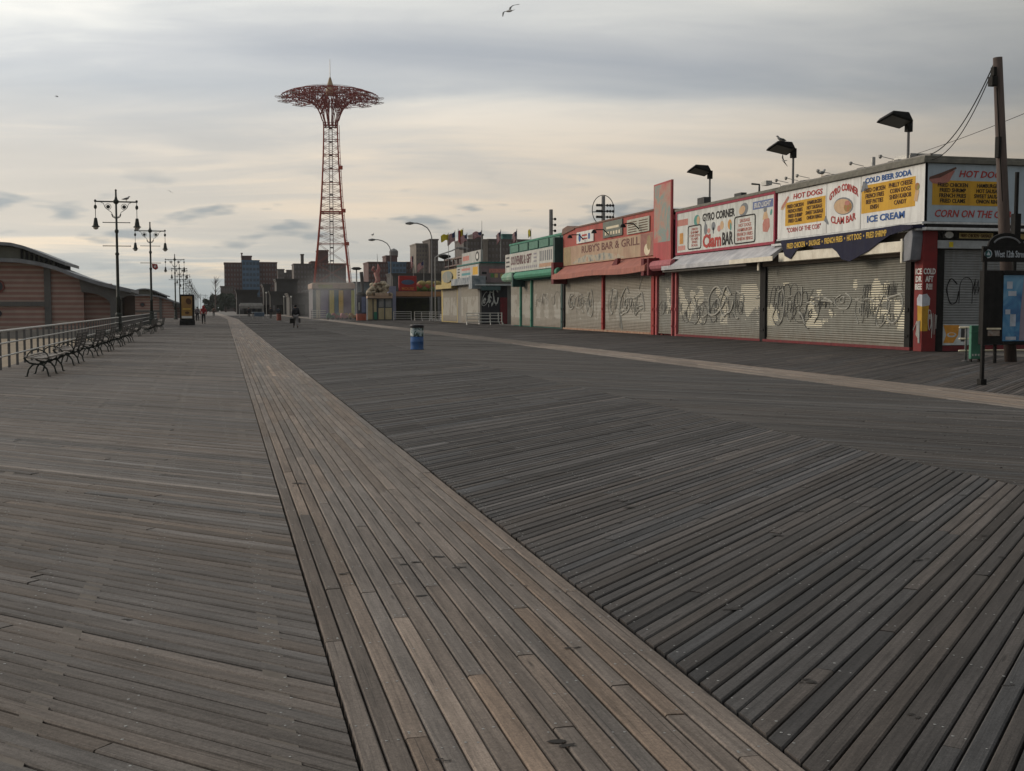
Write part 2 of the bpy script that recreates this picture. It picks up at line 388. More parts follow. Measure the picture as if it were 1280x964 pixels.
def diagonal(D, xl, xr, sgn, Y0, Y1, base, w=.1, gap=.011, var=.16, joist=.61, lmin=4, lmax=9, hfun=None, zbase=0., odd=.06, pale=()):
    """rows of planks at 45 degrees between two edges; xl, xr are functions of Y"""
    pitch = w*math.sqrt(2); c = Y0-abs(xr(0)-xl(0))-12; rowk = 1.
    xm = (xl(0)+xr(0))/2
    w0 = w
    while c < Y1+12:
        w = w0*random.choice((.9, .95, 1., 1., 1.05, 1.12)); pitch = w*math.sqrt(2); c += pitch/2
        hw = (w-gap-random.uniform(-.004, .005))/2
        # row centre line Y = c + sgn*(X-xm)
        def yof(x): return c+sgn*(x-xm)
        a = xl(c); a = xl(yof(a)); b = xr(c); b = xr(yof(b))
        rowk = math.exp(random.gauss(0, .07))
        for qx, qy, qk in pale:
            if abs(qy-sgn*(qx-xm)-c) < pitch/2: rowk *= qk
        x = a; joints = []
        xx = a+random.uniform(.5, lmax)*joist*1.
        while xx < b-1.0:
            j = round((xx-a)/joist)*joist+a; joints.append(j); xx = j+random.randint(lmin, lmax)*joist
        ends = [a]+joints+[b]
        for i in range(len(ends)-1):
            x0, x1 = ends[i], ends[i+1]
            y0, y1 = yof(x0), yof(x1)
            if max(y0, y1) < Y0 or min(y0, y1) > Y1: continue
            near = min(y0, y1) < 45
            g0 = 0 if i == 0 else random.uniform(.001, .007); g1 = 0 if i == len(ends)-2 else random.uniform(.001, .007)
            j0 = random.uniform(0, .012) if i == 0 else 0
            t = rnd_tint(base, var, odd=odd)
            t = [v*rowk for v in t]
            # along-plank shear so that outer ends follow the edge line
            sh0 = (sgn*hw) if i == 0 else random.uniform(-.002, .002)
            sh1 = (sgn*hw) if i == len(ends)-2 else random.uniform(-.002, .002)
            zo = random.uniform(-.0045, .001)+zbase
            ja, jb = random.uniform(-.003, .003), random.uniform(-.003, .003)
            D.plank((x0+g0+j0, y0+sgn*(g0+j0)+ja), (x1-g1, y1-sgn*g1+jb), hw, sh0, sh1, t, zo, random.uniform(-.0015, .0015), near)
            if min(y0, y1) < 26:
                kx = x0+.08
                while kx < x1:
                    if 0 < yof(kx) < 26:
                        for q in (-.022, .024):
                            if random.random() < .8: nail(kx+random.uniform(-.012, .012)-sgn*q*.7, yof(kx)+q*.7+random.uniform(-.01, .01), zo+.0012)
                    kx += joist
        c += pitch/2
def strip(D, X0, n, w, Y0, Y1, base, gap=.0075, var=.1, tone=None):
    for k in range(n):
        xc = X0+w*(k+.5); y = Y0-random.uniform(0, 5)
        while y < Y1:
            L = random.choice((3, 4, 5, 6, 7, 8))*.61
            y1 = min(y+L, Y1+2)
            zo = random.uniform(-.003, .0015)
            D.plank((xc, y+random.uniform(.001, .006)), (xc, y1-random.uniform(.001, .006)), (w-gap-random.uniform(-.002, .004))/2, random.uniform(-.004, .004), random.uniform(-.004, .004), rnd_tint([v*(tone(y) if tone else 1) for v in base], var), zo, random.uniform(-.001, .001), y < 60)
            if y < 26:
                for yy in [y+.05+i*.61 for i in range(int(L/.61)+1)]:
                    for q in (-.022, .022):
                        if random.random() < .8: nail(xc+q, yy+random.uniform(-.01, .01), zo+.0012)
            y = y1
E0, E1, RG, S2A, S2B, FAC = .44, 1.94, 6.95, 12.35, 14.1, 24.8
rail_x = lambda Y: -4.95-.020*max(0., min(Y, 170.))
D = Deck()
W_L = (.128, .113, .102); W_S = (.186, .154, .13); W_A = (.074, .067, .063); W_B = (.078, .071, .066); W_C = (.066, .057, .052); W_S2 = (.215, .176, .144)
diagonal(D, lambda Y: rail_x(Y)-.2, lambda Y: E0-.012, -1, .5, 250, W_L, gap=.012, var=.13, pale=[(-1.38, 11.83, 2.1), (-1.29, 9.10, 1.25), (-2.2, 12., 1.5)])
diagonal(D, lambda Y: E1+.012, lambda Y: RG, 1, .5, 250, W_A, w=.092, gap=.009, var=.22, lmin=2, lmax=8, odd=.1)
diagonal(D, lambda Y: RG+.01, lambda Y: S2A-.01, -1, .5, 250, W_B, gap=.011, var=.13)
diagonal(D, lambda Y: S2B+.01, lambda Y: FAC+.6, 1, 8, 250, W_C, gap=.01, var=.24, odd=.12)
D.build('boardwalk')
D2 = Deck()
strip(D2, E0, 16, (E1-E0)/16, .5, 250, W_S)
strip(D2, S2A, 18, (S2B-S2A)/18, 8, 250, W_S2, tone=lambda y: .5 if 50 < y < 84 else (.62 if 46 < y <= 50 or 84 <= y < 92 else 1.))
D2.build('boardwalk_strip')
ROT = MB(); rz_ = random.Random(77)
def rot(x, y, r_):
    for q in range(rz_.randint(2, 4)):
        a0_ = rz_.uniform(0, 6.3); cx_ = x+rz_.gauss(0, r_*.5); cy_ = y+rz_.gauss(0, r_*.35); l_ = r_*rz_.uniform(.4, 1.); k_ = rz_.randint(6, 9)
        pts = []
        for i in range(k_):
            t = 2*PI*i/k_; q_ = rz_.uniform(.35, 1.1); pts.append((cx_+l_*q_*math.cos(t), cy_+l_*.5*q_*math.sin(t), .0022+.0003*q))
        ROT.add(pts, [tuple(range(k_))])
for _ in range(15): rot(E0+rz_.uniform(.1, 1.4), rz_.uniform(3.7, 12), rz_.uniform(.035, .06))
for _ in range(46): rot(rz_.uniform(2.1, 6.8), rz_.uniform(3.6, 16), rz_.uniform(.03, .065))
for _ in range(26): rot(rz_.uniform(-4, .3), rz_.uniform(3.9, 14), rz_.uniform(.02, .045))
tag(ROT.build('boardwalk_rot_spots', mat('rotten_wood', (.022, .018, .015), None, 9)), kind='structure')
tag(NAIL.build('boardwalk_nails', GALV), kind='structure')
# joists with packed dirt: their tops nearly fill the gaps of the left side deck
mb = MB()
k = 0
DIRT = mat('packed_dirt', (.17, .15, .13), (.12, .105, .09), 5, rough=.95)
for xj in [E0-.25, E0-1.2, E0-1.85, E0-2.5, E0-3.7, E0-4.3]:
    if xj < -5.0: break
    mb.box(xj-.05, xj+.05, 0, 60, -.1, -.004)
for (xa, ya, xb, yb) in [(-4.6, 7.2, -1.6, 8.8), (-5, 10.5, -2.3, 14), (-4.5, 20, -1.2, 24), (-5, 27, -.5, 34)]:
    pts = []
    for i in range(26):
        t = 2*PI*i/26; q = 1+.18*math.sin(3*t+xa)+.1*math.sin(7*t+ya)
        pts.append(((xa+xb)/2+(xb-xa)/2*q*math.cos(t)*.95, (ya+yb)/2+(yb-ya)/2*q*math.sin(t)))
    mb.prism(pts, -.1, -.0088-random.uniform(.0004, .001))
tag(mb.build('boardwalk_joists', DIRT), kind='structure')
mb = MB()
mb.add([(-5.1, -3, -.06), (27.5, -3, -.06), (27.5, 140, -.06), (-7.8, 140, -.06)], [(0, 1, 2, 3)])
mb.add([(-9, 140, -.064), (27.5, 140, -.064), (27.5, 252, -.064), (-9.5, 252, -.064)], [(0, 1, 2, 3)])
tag(mb.build('boardwalk_gap_shade', mat('gap_shade_black', (.02, .018, .016), None, 2)), kind='structure')  # near-black sheet standing in for the shade in the plank gaps
mb = MB()
far = mat('far_boardwalk_boards', (.17, .155, .14), (.13, .12, .105), .8, stretch=(1, .2, 1))
mb.add([(-9.5+bend(250), 249, -.012), (60, 249, -.012), (45, 1200, -.012), (-60, 1200, -.012)], [(0, 1, 2, 3)])
mb.add([(E0+bend(250), 249, -.006), (E1+bend(250), 249, -.006), (E1+bend(1200), 1200, -.006), (E0+bend(1200), 1200, -.006)], [(0, 1, 2, 3)], 1)
mb.add([(FAC+.4, 36, -.03), (75, 36, -.03), (75, 252, -.03), (FAC+.4, 252, -.03)], [(0, 1, 2, 3)])
mb.add([(FAC+.4, 5, -.03), (75, 5, -.03), (75, 36, -.03), (FAC+.4, 36, -.03)], [(0, 1, 2, 3)])
tag(mb.build('far_boardwalk', [far, mat('far_strip_boards', (.3, .26, .22), None, 2)]), kind='structure')

# ------------------------------------------------------------------ shop row
def Yat(x, X): return onX(x, 400, X)[0]
def Zat(x, y, X): return onX(x, y, X)[1]
FRONT = lambda X: Fr((X, 0, 0), (0, -1, 0), (0, 0, 1), (-1, 0, 0))      # u = -Y
EAST = lambda Y: Fr((0, Y, 0), (1, 0, 0), (0, 0, 1), (0, -1, 0))
def shutter(parent, fr, u0, u1, z0, z1, m, name='roll_shutter'):
    mb = MB(); sl_ = .095; prof = []
    z = z0
    while z < z1-1e-6:
        for q, d in ((0, 0.), (.18, .012), (.5, .022), (.8, .014)):
            if z+sl_*q < z1: prof.append((z+sl_*q, d))
        z += sl_
    prof.append((z1, 0.))
    vs = []
    for zz_, d in prof: vs += [fr.p(u0, zz_, d), fr.p(u1, zz_, d)]
    mb.add(vs, [(2*i, 2*i+1, 2*i+3, 2*i+2) for i in range(len(prof)-1)])
    mb.box(u0, u1, z0, z0+.09, .0, .035, fr)
    return mb.build(name, m, parent)
def guide(parent, fr, u, z0, z1, m, w=.12, d=.1, name='shutter_post'):
    mb = MB(); mb.box(u-w/2, u+w/2, z0, z1, -.02, d, fr); mb.box(u-w*.3, u+w*.3, z0+1.45, z0+1.6, d, d+.04, fr); mb.box(u-w*.3, u+w*.3, z0+.5, z0+.6, d, d+.035, fr)
    return mb.build(name, m, parent, bevel=.008)
def graffiti(parent, fr, u0, u1, z0, z1, n, seed, m, r=.014, loops=3, style=None):
    """a tag: overlapping fat outline letters, arcs and scratchy strokes, no two alike"""
    rr = random.Random(seed); mb = MB(); wd = (u1-u0)/n; hh = (z1-z0)/2
    base_r = r
    for i in range(n):
        cu = u0+wd*(i+.5)+rr.uniform(-.2, .2)*wd; cz = (z0+z1)/2+rr.uniform(-.25, .25)*hh
        kind = rr.choice(style or 'bbazbt'); cw = wd*rr.uniform(.35, .75); ch_ = hh*rr.uniform(.45, .95); lean = rr.uniform(-.1, .35)
        strokes = []
        if kind == 'b':       # bubble outline with an eye
            p1, p2, a1, a2 = rr.uniform(0, 6.3), rr.uniform(0, 6.3), rr.uniform(.05, .22), rr.uniform(.05, .15)
            strokes.append([(math.cos(t)*(1+a1*math.sin(2*t+p1)+a2*math.sin(3*t+p2)), math.sin(t)*(1+a1*math.cos(3*t+p1))) for t in [rr.uniform(0, 1)+2*PI*rr.uniform(.8, 1.)*j/26 for j in range(27)]] if False else [(math.cos(t)*(1+a1*math.sin(2*t+p1)+a2*math.sin(3*t+p2)), math.sin(t)*(1+a1*math.cos(3*t+p1))) for t in [p1+5.6*j/26 for j in range(27)]])
            if rr.random() < .7: e = rr.uniform(.12, .3); ox, oy = rr.uniform(-.2, .2), rr.uniform(-.3, .3); strokes.append([(ox+e*math.cos(t), oy+e*1.3*math.sin(t)) for t in [6*j/12 for j in range(13)]])
        elif kind == 'a':     # arches, like an n or m
            k = rr.randint(1, 3)
            for q in range(k):
                x0 = -1+2*q/k; x1 = x0+2/k; strokes.append([(x0, -1+rr.uniform(0, .3)), (x0, .2)]+[((x0+x1)/2-(x1-x0)/2*math.cos(t), .2+.75*math.sin(t)) for t in [PI*j/8 for j in range(1, 8)]]+[(x1, .2), (x1, -1+rr.uniform(0, .5))])
        elif kind == 'z':
            strokes.append([(-1+2*j/7+rr.uniform(-.1, .1), (1 if j % 2 else -1)*rr.uniform(.3, 1)) for j in range(8)])
        else:
            for q in range(rr.randint(2, 4)):
                x, y, a_ = rr.uniform(-1, .6), rr.uniform(-.8, .8), rr.uniform(-1.2, 1.2); bend_ = rr.uniform(-.5, .5); st = []
                for j in range(9): st.append((x, y)); x += .16*math.cos(a_); y += .16*math.sin(a_); a_ += bend_*.4
                strokes.append(st)
        for st in strokes:
            rad_ = base_r*rr.uniform(.5, 1.25)
            mb.tube([fr.p(cu+cw*x+lean*ch_*y, cz+ch_*y, .022) for x, y in st], [rad_*(1+.25*math.sin(j*1.3)) for j in range(len(st))], 5)
        if rr.random() < .25: mb.tube([fr.p(cu, cz-ch_*.8, .022), fr.p(cu+.01, cz-ch_*.8-rr.uniform(.1, .4), .022)], base_r*.4, 4)
    return mb.build('graffiti', m, parent)
GRAF = mat('dark_spray_paint', (.085, .085, .08), (.14, .14, .13), 1.2, bump=0)
GRAFW = mat('white_spray_paint', (.6, .6, .56), None, 5, bump=0)
X1, XS = 24.8, 25.1
f1 = FRONT(X1); fS = FRONT(XS)
SH_A = shutter_mat('shutter_paint_olive', (.2, .2, .172), (.66, .62, .48), 1.3, .515)
SH_B = shutter_mat('shutter_paint_grey', (.2, .2, .175), (.55, .52, .42), 4.6, .54)
SH_C = shutter_mat('shutter_paint_beige', (.25, .23, .19), (.38, .37, .33), 7.7, .53)
SH_D = shutter_mat('shutter_paint_dull', (.24, .22, .18), (.36, .35, .31), 11.2, .47)
SH_E = shutter_mat('shutter_paint_shade', (.24, .25, .25), (.26, .27, .27), 2.2, .6)

# ---- corner stand
YC = 37.7
corner = thing('snack_stand', 'corner snack stand with white sign boards, torn navy awning and wide grey shutter', 'snack stand', (32, 44, 0))
corner.location = (0, 0, 0)
YD = Yat(970, X1)                                    # divider to the next stand
mb = MB()
mb.box(X1+.5, 44, YC+.7, YD, 0, 6.8)                 # body
mb.box(X1+.1, X1+.52, YC+.72, YD, 4.1, 6.85)
mb.box(X1+.5, 44, YC+.12, YC+.72, 4., 6.85)
mb.build('wall', DGREY, corner)
mb = MB(); mb.box(X1-.12, 44.1, YC-.12, YD+.02, 6.86, 7.02); mb.box(X1-.06, 44, YC-.06, YD, 7.02, 7.12)
mb.build('roof_coping', mat('weathered_coping', (.12, .12, .1), (.2, .19, .16), 3), corner, bevel=.02)
# front sign board
def sgnbox(parent, fr, u0, u1, z0, z1, m, t=.1, n=0., name='sign_board'):
    mb = MB(); mb.box(u0, u1, z0, z1, n-t, n, fr); return mb.build(name, m, parent, bevel=.006)
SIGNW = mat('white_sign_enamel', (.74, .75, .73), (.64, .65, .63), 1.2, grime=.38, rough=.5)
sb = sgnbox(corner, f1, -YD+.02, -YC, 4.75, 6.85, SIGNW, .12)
def fu(x, y=250, X=X1): return -onX(x, y, X)[0]
def fz(x, y, X=X1): return onX(x, y, X)[1]
def fpanel(x0, y0, x1, y1, x2, y2, X=X1):      # near/far top + bottom pixel -> u0,u1,z0,z1
    return fu(x0, y0, X), fu(x1, y1, X), fz(x2, y2, X), (fz(x0, y0, X)+fz(x1, y1, X))/2
U0, U1 = -YD, -YC
def P(mb, fr, u0, u1, z0, z1, n0, n1, mi=0): mb.box(u0, u1, z0, z1, n0, n1, fr, mi)
# measured panel fields on the front board (u grows towards the camera)
pa = (fu(982), fu(1032)); pb = (fu(1077), fu(1144))
mb = MB(); P(mb, f1, pa[0], pa[1], 5.3, 6.35, 0, .006); P(mb, f1, pb[0], pb[1], 5.35, 6.45, 0, .006)
mb.builds('menu_panel', YEL, sb)
mb = MB()
for x_ in (1033.5, 1076): mb.box(fu(x_)-.012, fu(x_)+.012, 4.76, 6.84, .0, .004, f1)
mb.builds('panel_seam', DGREY, sb)
cA = (pa[0]+pa[1])/2; wA = pa[1]-pa[0]; cB = (pb[0]+pb[1])/2; wB = pb[1]-pb[0]
text('HOT DOGS', cA+.25, 6.56, wA*.72, .24, TXRED, f1, sb, .002, shear=.1, bold=.025)
text('FRIED CHICKEN\nFRENCH FRIES\nFRIED SHRIMP\nFRIED CLAMS', cA-wA*.24, 5.83, wA*.42, .82, TXBR, f1, sb, .008, bold=.018)
text('HAMBURGERS\nHOT SAUSAGE\nSWEET SAUSAGE\nONION RINGS', cA+wA*.24, 5.85, wA*.42, .82, TXBR, f1, sb, .008, bold=.018)
text('"CORN OF THE COB"', cA-.1, 5.1, wA*.85, .22, TXRED, f1, sb, .002, bold=.005)
cC = (fu(1035)+fu(1075))/2; wC = fu(1075)-fu(1035)
text('GYRO CORNER', cC, 6.2, wC*.9, .3, TXRED, f1, sb, .002, arch=.34, bold=.03)
text('CLAM BAR', cC, 5.32, wC*.78, .3, TXRED, f1, sb, .002, arch=-.12, bold=.02)
text('COLD BEER SODA', cB, 6.62, wB*.86, .22, TXBLUE, f1, sb, .002, bold=.035)
text('ICE CREAM', cB-.1, 5.1, wB*.7, .27, TXBLUE, f1, sb, .002, bold=.03)
text('FRIED CHICKEN\nFRENCH FRIES\nBEEF PATTIES\nKNISH', cB-wB*.24, 5.9, wB*.4, .85, TXBR, f1, sb, .008, bold=.012)
text('PHILLY CHEESE\nCORN DOGS\nSHISH KABOB\nCANDY', cB+wB*.24, 5.93, wB*.42, .85, TXBR, f1, sb, .008, bold=.012)
FOOD = mat('painted_bun', (.6, .42, .25), (.5, .33, .2), 5, bump=0); SAUS = mat('painted_sausage', (.48, .22, .18), (.42, .16, .13), 5, bump=0)
SALAD = mat('painted_salad', (.2, .28, .08), (.45, .1, .06), 7, bump=0); OUT = mat('painted_outline', (.2, .22, .24), None, 5, bump=0)
mb = MB()
mb.ell(cC, 5.78, .78, .36, .001, .004, f1, 3, rot=-.1); mb.ell(cC-.04, 5.77, .72, .31, .004, .007, f1, 0, rot=-.1); mb.ell(cC+.35, 5.72, .3, .2, .007, .010, f1, 2); mb.ell(cC+.3, 5.88, .2, .1, .010, .012, f1, 1)
# painted hot dog at the left end
mb.prism([(pa[0]-.45, 6.08), (pa[0]-.2, 6.05), (pa[0]+.3, 6.5), (pa[0]+.2, 6.62), (pa[0]-.35, 6.25)], .007, .010, f1, 0)
mb.prism([(pa[0]-.4, 6.16), (pa[0]-.25, 6.12), (pa[0]+.35, 6.55), (pa[0]+.25, 6.65)], .010, .013, f1, 1)
mb.prism([(pa[1]-.1, 5.3), (pa[1]+.25, 5.1), (pa[1]+.3, 5.16), (pa[1]+.05, 5.5)], .007, .010, f1, 3)
mb.prism([(pb[1]-.08, 5.55), (pb[1]+.14, 5.5), (pb[1]+.26, 5.9), (pb[1]+.04, 6.)], .007, .010, f1, 0); mb.ell(pb[1]+.12, 6.05, .15, .14, .007, .011, f1, 2)
mb.prism([(pb[0]-.05, 6.2), (pb[0]+.5, 6.3), (pb[0]+.35, 6.6), (pb[0]+.1, 6.62)], .007, .010, f1, 3)
mb.builds('painted_food', [FOOD, SAUS, SALAD, OUT], sb)
# east sign board
fe = EAST(YC)
SIGNE = mat('shaded_white_sign_enamel', (.4, .48, .54), (.35, .42, .47), 1.5, grime=.2, rough=.5)  # white enamel darkened and blued in colour for the shaded east side
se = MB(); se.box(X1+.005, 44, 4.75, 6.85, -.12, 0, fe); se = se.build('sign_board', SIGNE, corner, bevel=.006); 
exx = lambda x: onY(x, 250, YC)[0]
mb = MB(); P(mb, fe, exx(1165), exx(1258), 5.35, 6.25, 0, .006); P(mb, fe, exx(1330), exx(1425), 5.35, 6.25, 0, .006); mb.builds('menu_panel', YEL, se)
e0, e1 = exx(1165), exx(1258); ce = (e0+e1)/2; we = e1-e0
text('HOT DOGS', exx(1227), 6.5, 1.95, .25, TXRED, fe, se, .002, shear=.25, bold=.02)
text('CORN ON THE COB', exx(1217), 5.05, 3.2, .27, TXRED, fe, se, .002, shear=.25, bold=.015)
text('FRIED CHICKEN\nFRIED SHRIMP\nFRENCH FRIES\nFRIED CLAMS', e0+we*.27, 5.8, we*.4, .72, TXBLK, fe, se, .008, bold=.012)
text('HAMBURGERS\nHOT SAUSAGE\nSWEET SAUSAGE\nONION RINGS', e0+we*.76, 5.8, we*.4, .72, TXBLK, fe, se, .008, bold=.012)
mb = MB()
mb.prism([(e0-.15, 6.26), (e0+.0, 6.13), (e0+.35, 6.1), (e0+.68, 6.2), (e0+.8, 6.42), (e0+.93, 6.62), (e0+.6, 6.56), (e0+.2, 6.42)], .007, .011, fe, 0)
mb.prism([(e0-.05, 6.3), (e0+.3, 6.36), (e0+.85, 6.62), (e0+.8, 6.66), (e0+.3, 6.44)], .012, .015, fe, 0)
mb.prism([(e0-.15, 6.27), (e0+.3, 6.34), (e0+.98, 6.68), (e0+.95, 6.74), (e0+.3, 6.5), (e0-.12, 6.36)], .011, .016, fe, 1)
mb.builds('painted_food', [SAUS, mat('painted_bun_edge', (.16, .08, .06), None, 5, bump=0)], se)
mb = MB(); mb.box(X1-.03, X1, 4.62, 4.74, -.4, 0, fe); 
for z0, z1, d in ((4.66, 4.74, .04), (4.42, 4.52, .3)):
    mb.box(X1-.1, 44, z0, z1, 0, d, fe)
    mb.box(-YD, -YC, z0, z1, 0, d, f1)
mb.build('awning_rail', mat('white_rail_metal', (.66, .68, .68), None, 4, rough=.4), corner, bevel=.01)
mb = MB(); mb.box(X1+.1, 44, 4.52, 4.66, -.1, .1, fe); mb.box(-YD, -YC-.1, 4.52, 4.66, -.1, .1, f1); mb.build('awning_slot', BLACK, corner)
# corner column with painted beer
cx0, cx1 = X1+.02, X1+.60
mb = MB(); mb.box(cx0, cx1, YC+.02, YC+.55, 0, 4.42); pil = mb.build('corner_pillar', mat('pillar_red', (.2, .022, .022), (.15, .02, .02), 3), corner, bevel=.01)
fp = FRONT(cx0); fq = EAST(YC+.02)
text('ICE\nDR\nBEE', -(YC+.27), 2.66, .42, .78, TXWHT, fp, pil, .002, bold=.03)
text('COLD\nAFT\nR!!!', (cx0+cx1)/2-.02, 2.66, .5, .78, TXWHT, fq, pil, .002, bold=.03)
GLS = mat('painted_beer', (.5, .3, .03), (.42, .22, .02), 4, bump=0); FOAM = mat('painted_foam', (.5, .53, .58), None, 5, bump=0)
mb = MB()
ucn = -(YC+.02)
mb.prism([(ucn-.26, .75), (ucn, .75), (ucn, 1.75), (ucn-.3, 1.75)], .001, .004, fp, 0)
mb.prism([(ucn-.32, 1.7), (ucn, 1.65), (ucn, 2.08), (ucn-.2, 2.1), (ucn-.33, 1.95)], .005, .008, fp, 1)
mb.prism([(cx0, .75), (cx0+.24, .75), (cx0+.28, 1.75), (cx0, 1.75)], .001, .004, fq, 0)
mb.prism([(cx0, 1.65), (cx0+.3, 1.7), (cx0+.32, 1.95), (cx0+.18, 2.12), (cx0, 2.08)], .005, .008, fq, 1)
mb.builds('painted_glass', [GLS, FOAM], pil)
graffiti(pil, fp, -(YC+.5), -(YC+.1), .3, 1.3, 2, 5, GRAFW, .022)
graffiti(pil, fq, cx0+.25, cx1-.02, .2, 1.8, 2, 8, GRAFW, .015)
# front shutter of the corner stand
uS0, uS1 = fu(959, 400, XS), fu(1133, 400, XS)
shutter(corner, fS, uS0, uS1, .12, 3.95, SH_A)
graffiti(corner, fS, fu(966, 400, XS), fu(1012, 400, XS), 1.0, 3.0, 3, 21, GRAF, .022, style='ba')
graffiti(corner, fS, fu(966, 400, XS), fu(1026, 400, XS), .75, 2.1, 4, 26, GRAF, .026, style='b')
graffiti(corner, fS, fu(1022, 400, XS), fu(1045, 400, XS), 1.3, 2.2, 4, 27, GRAF, .01, style='tz')
graffiti(corner, fS, fu(1078, 400, XS), fu(1104, 400, XS), 1.2, 2.6, 3, 33, GRAF, .016, style='tab')
graffiti(corner, fS, fu(1098, 400, XS), fu(1128, 400, XS), 1.7, 2.7, 5, 34, GRAF, .008, style='tz')
graffiti(corner, fS, fu(1106, 400, XS), fu(1124, 400, XS), .8, 1.5, 2, 35, GRAF, .012, style='a')
FADE = mat('faded_grey_spray', (.42, .41, .36), (.3, .3, .27), 2, bump=0)
graffiti(corner, fS, fu(1030, 400, XS), fu(1080, 400, XS), 1.2, 2.4, 3, 36, FADE, .04, style='bt')
graffiti(corner, fS, fu(970, 400, XS), fu(1020, 400, XS), .9, 2.7, 4, 38, FADE, .045, style='bt')
graffiti(corner, fS, fu(1070, 400, XS), fu(1125, 400, XS), .9, 2.2, 4, 39, FADE, .04, style='bz')
guide(corner, fS, uS1+.22, 0, 3.95, BLACK, .36, .12)
mb = MB(); mb.box(uS0-.2, uS1+.45, 0, .12, -.05, .14, fS); mb.build('sill', DKRED, corner, bevel=.01)
# shutter housing: white beam painted in the low sun's cream, dark soffit
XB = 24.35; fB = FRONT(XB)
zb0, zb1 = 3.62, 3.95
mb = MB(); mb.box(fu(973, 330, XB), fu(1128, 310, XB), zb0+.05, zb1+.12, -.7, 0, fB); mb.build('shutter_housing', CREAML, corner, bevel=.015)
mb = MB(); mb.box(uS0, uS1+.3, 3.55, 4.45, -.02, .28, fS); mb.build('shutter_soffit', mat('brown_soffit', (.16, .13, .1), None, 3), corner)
# torn navy awning with yellow lettering
XA = 24.3; fA = FRONT(XA)
ua = lambda x: fu(x, 305, XA); za = lambda x, y: fz(x, y, XA)
poly = [(976, 302), (1000, 298), (1050, 290), (1100, 283), (1125, 279), (1140, 279), (1138, 284), (1112, 292), (1100, 300), (1085, 312), (1062, 325), (1052, 322), (1046, 313), (1040, 308), (1020, 309), (1006, 304), (996, 310), (988, 322), (981, 318)]
mb = MB()
pts = [(ua(x), za(x, y+2)) for x, y in poly]
mb.prism(pts, -.02, 0, fA)
mb.prism([(ua(976), 4.62), (ua(1140), 4.62), (ua(1140), 4.5), (ua(976), 4.5)], -.5, -.01, fA)
aw = mb.build('torn_awning', NAVY, corner)
tx0, tx1 = ua(984), ua(1108)
tfr = Fr(fA.p(tx0, za(984, 308)), fA.p(tx1, za(1108, 291))-fA.p(tx0, za(984, 308)), (0, 0, 1), (-1, 0, 0))
text('FRIED CHICKEN  •  SAUSAGE  •  FRENCH FRIES  •  HOT DOG  •  FRIED SHRIMP', (tx1-tx0)/2, .0, tx1-tx0, .24, TXYEL, tfr, aw, .002, bold=.02)
mb = MB()
ut = fu(1127, 310, XB)
mb.prism([(ut, 3.3), (ut+.12, 3.3), (ut+.5, 3.35), (ut+.62, 4.2), (ut+.55, 4.55), (ut+.1, 4.25), (ut, 4.1)], -.75, -.05, fB)
mb.box(ut-.08, ut+.04, 3.25, 4.15, -.04, .012, fB, 1)
mb.build('torn_tarp', [TARP, CREAML], corner, bevel=.03)
mb = MB(); ul = fu(948, 338, XB); mb.box(ul-.1, ul+.06, 3.35, 4.0, -.04, .02, fB); mb.build('awning_strut', CREAML, corner)
# east side: shutter, housing, poster below
feS = EAST(YC+.3)
ex = lambda x, y=400: onY(x, y, YC+.3)[0]
shutter(corner, feS, ex(1176), 30.4, 1.02, 3.75, SH_E)
shutter(corner, feS, 30.7, 43.5, .1, 3.75, SH_E)
mb = MB(); mb.box(cx1-.05, ex(1176), 0, 4.4, -.3, .14, feS); mb.box(30.4, 30.7, 0, 3.8, -.3, .1, feS); mb.builds('shutter_post', BLACK, corner)
graffiti(corner, feS, ex(1182), ex(1215), 1.35, 3.0, 2, 44, mat('black_spray_paint', (.015, .015, .015), None, 4, bump=0), .022)
graffiti(corner, feS, ex(1216), ex(1228), 1.9, 2.9, 1, 47, MATS['black_spray_paint'], .025)
mb = MB(); mb.box(cx1, 43.8, 3.78, 4.08, -.2, .25, feS); mb.build('shutter_housing', mat('grey_housing', (.42, .45, .46), None, 3), corner, bevel=.02)
mb = MB(); mb.box(cx1, 43.8, 4.08, 4.42, -.1, .2, feS); nb = mb.build('fascia_strip', BLACK, corner)
mb = MB(); mb.box(ex(1192), ex(1234), 4.16, 4.36, .2, .21, feS); mb.box(ex(1252), ex(1300), 4.16, 4.36, .2, .21, feS); mb.builds('menu_strip', YELB, nb)
text('FRIED CHICKEN • SAUSAGE', (ex(1192)+ex(1234))/2, 4.26, 1.3, .13, TXBR, feS, nb, .212, bold=.01)
mb = MB(); mb.box(ex(1179), ex(1184), 3.83, 4.02, .25, .262, feS); mb.build('yellow_notice', mat('yellow_notice', (.7, .55, .03), None, 5), corner)
mb = MB(); mb.ell(ex(1177), 4.27, .18, .12, .2, .34, feS); mb.build('awning_motor', GALV, corner)
mb = MB(); mb.box(ex(1173), 30.4, 0, .2, -.2, .1, feS); mb.build('sill', DKRED, corner)
mb = MB(); mb.box(ex(1173), 30.4, .22, 1.0, -.2, .08, feS, 0)
pc = (ex(1173)+ex(1202))/2
mb.prism([(pc-.32, .3), (pc+.1, .3), (pc+.3, .6), (pc+.34, .96), (pc-.34, .97), (pc-.2, .6)], .081, .085, feS, 1); mb.ell(pc+.02, .6, .2, .09, .086, .09, feS, 0); mb.ell(pc+.02, .62, .13, .05, .0905, .094, feS, 1)
mb.box(pc+.42, pc+.62, .35, .85, .081, .085, feS, 2)
mb.builds('painted_panel', [mat('pale_panel', (.62, .66, .66), None, 4), mat('orange_panel_ink', (.7, .32, .05), None, 5), DGREY], corner)
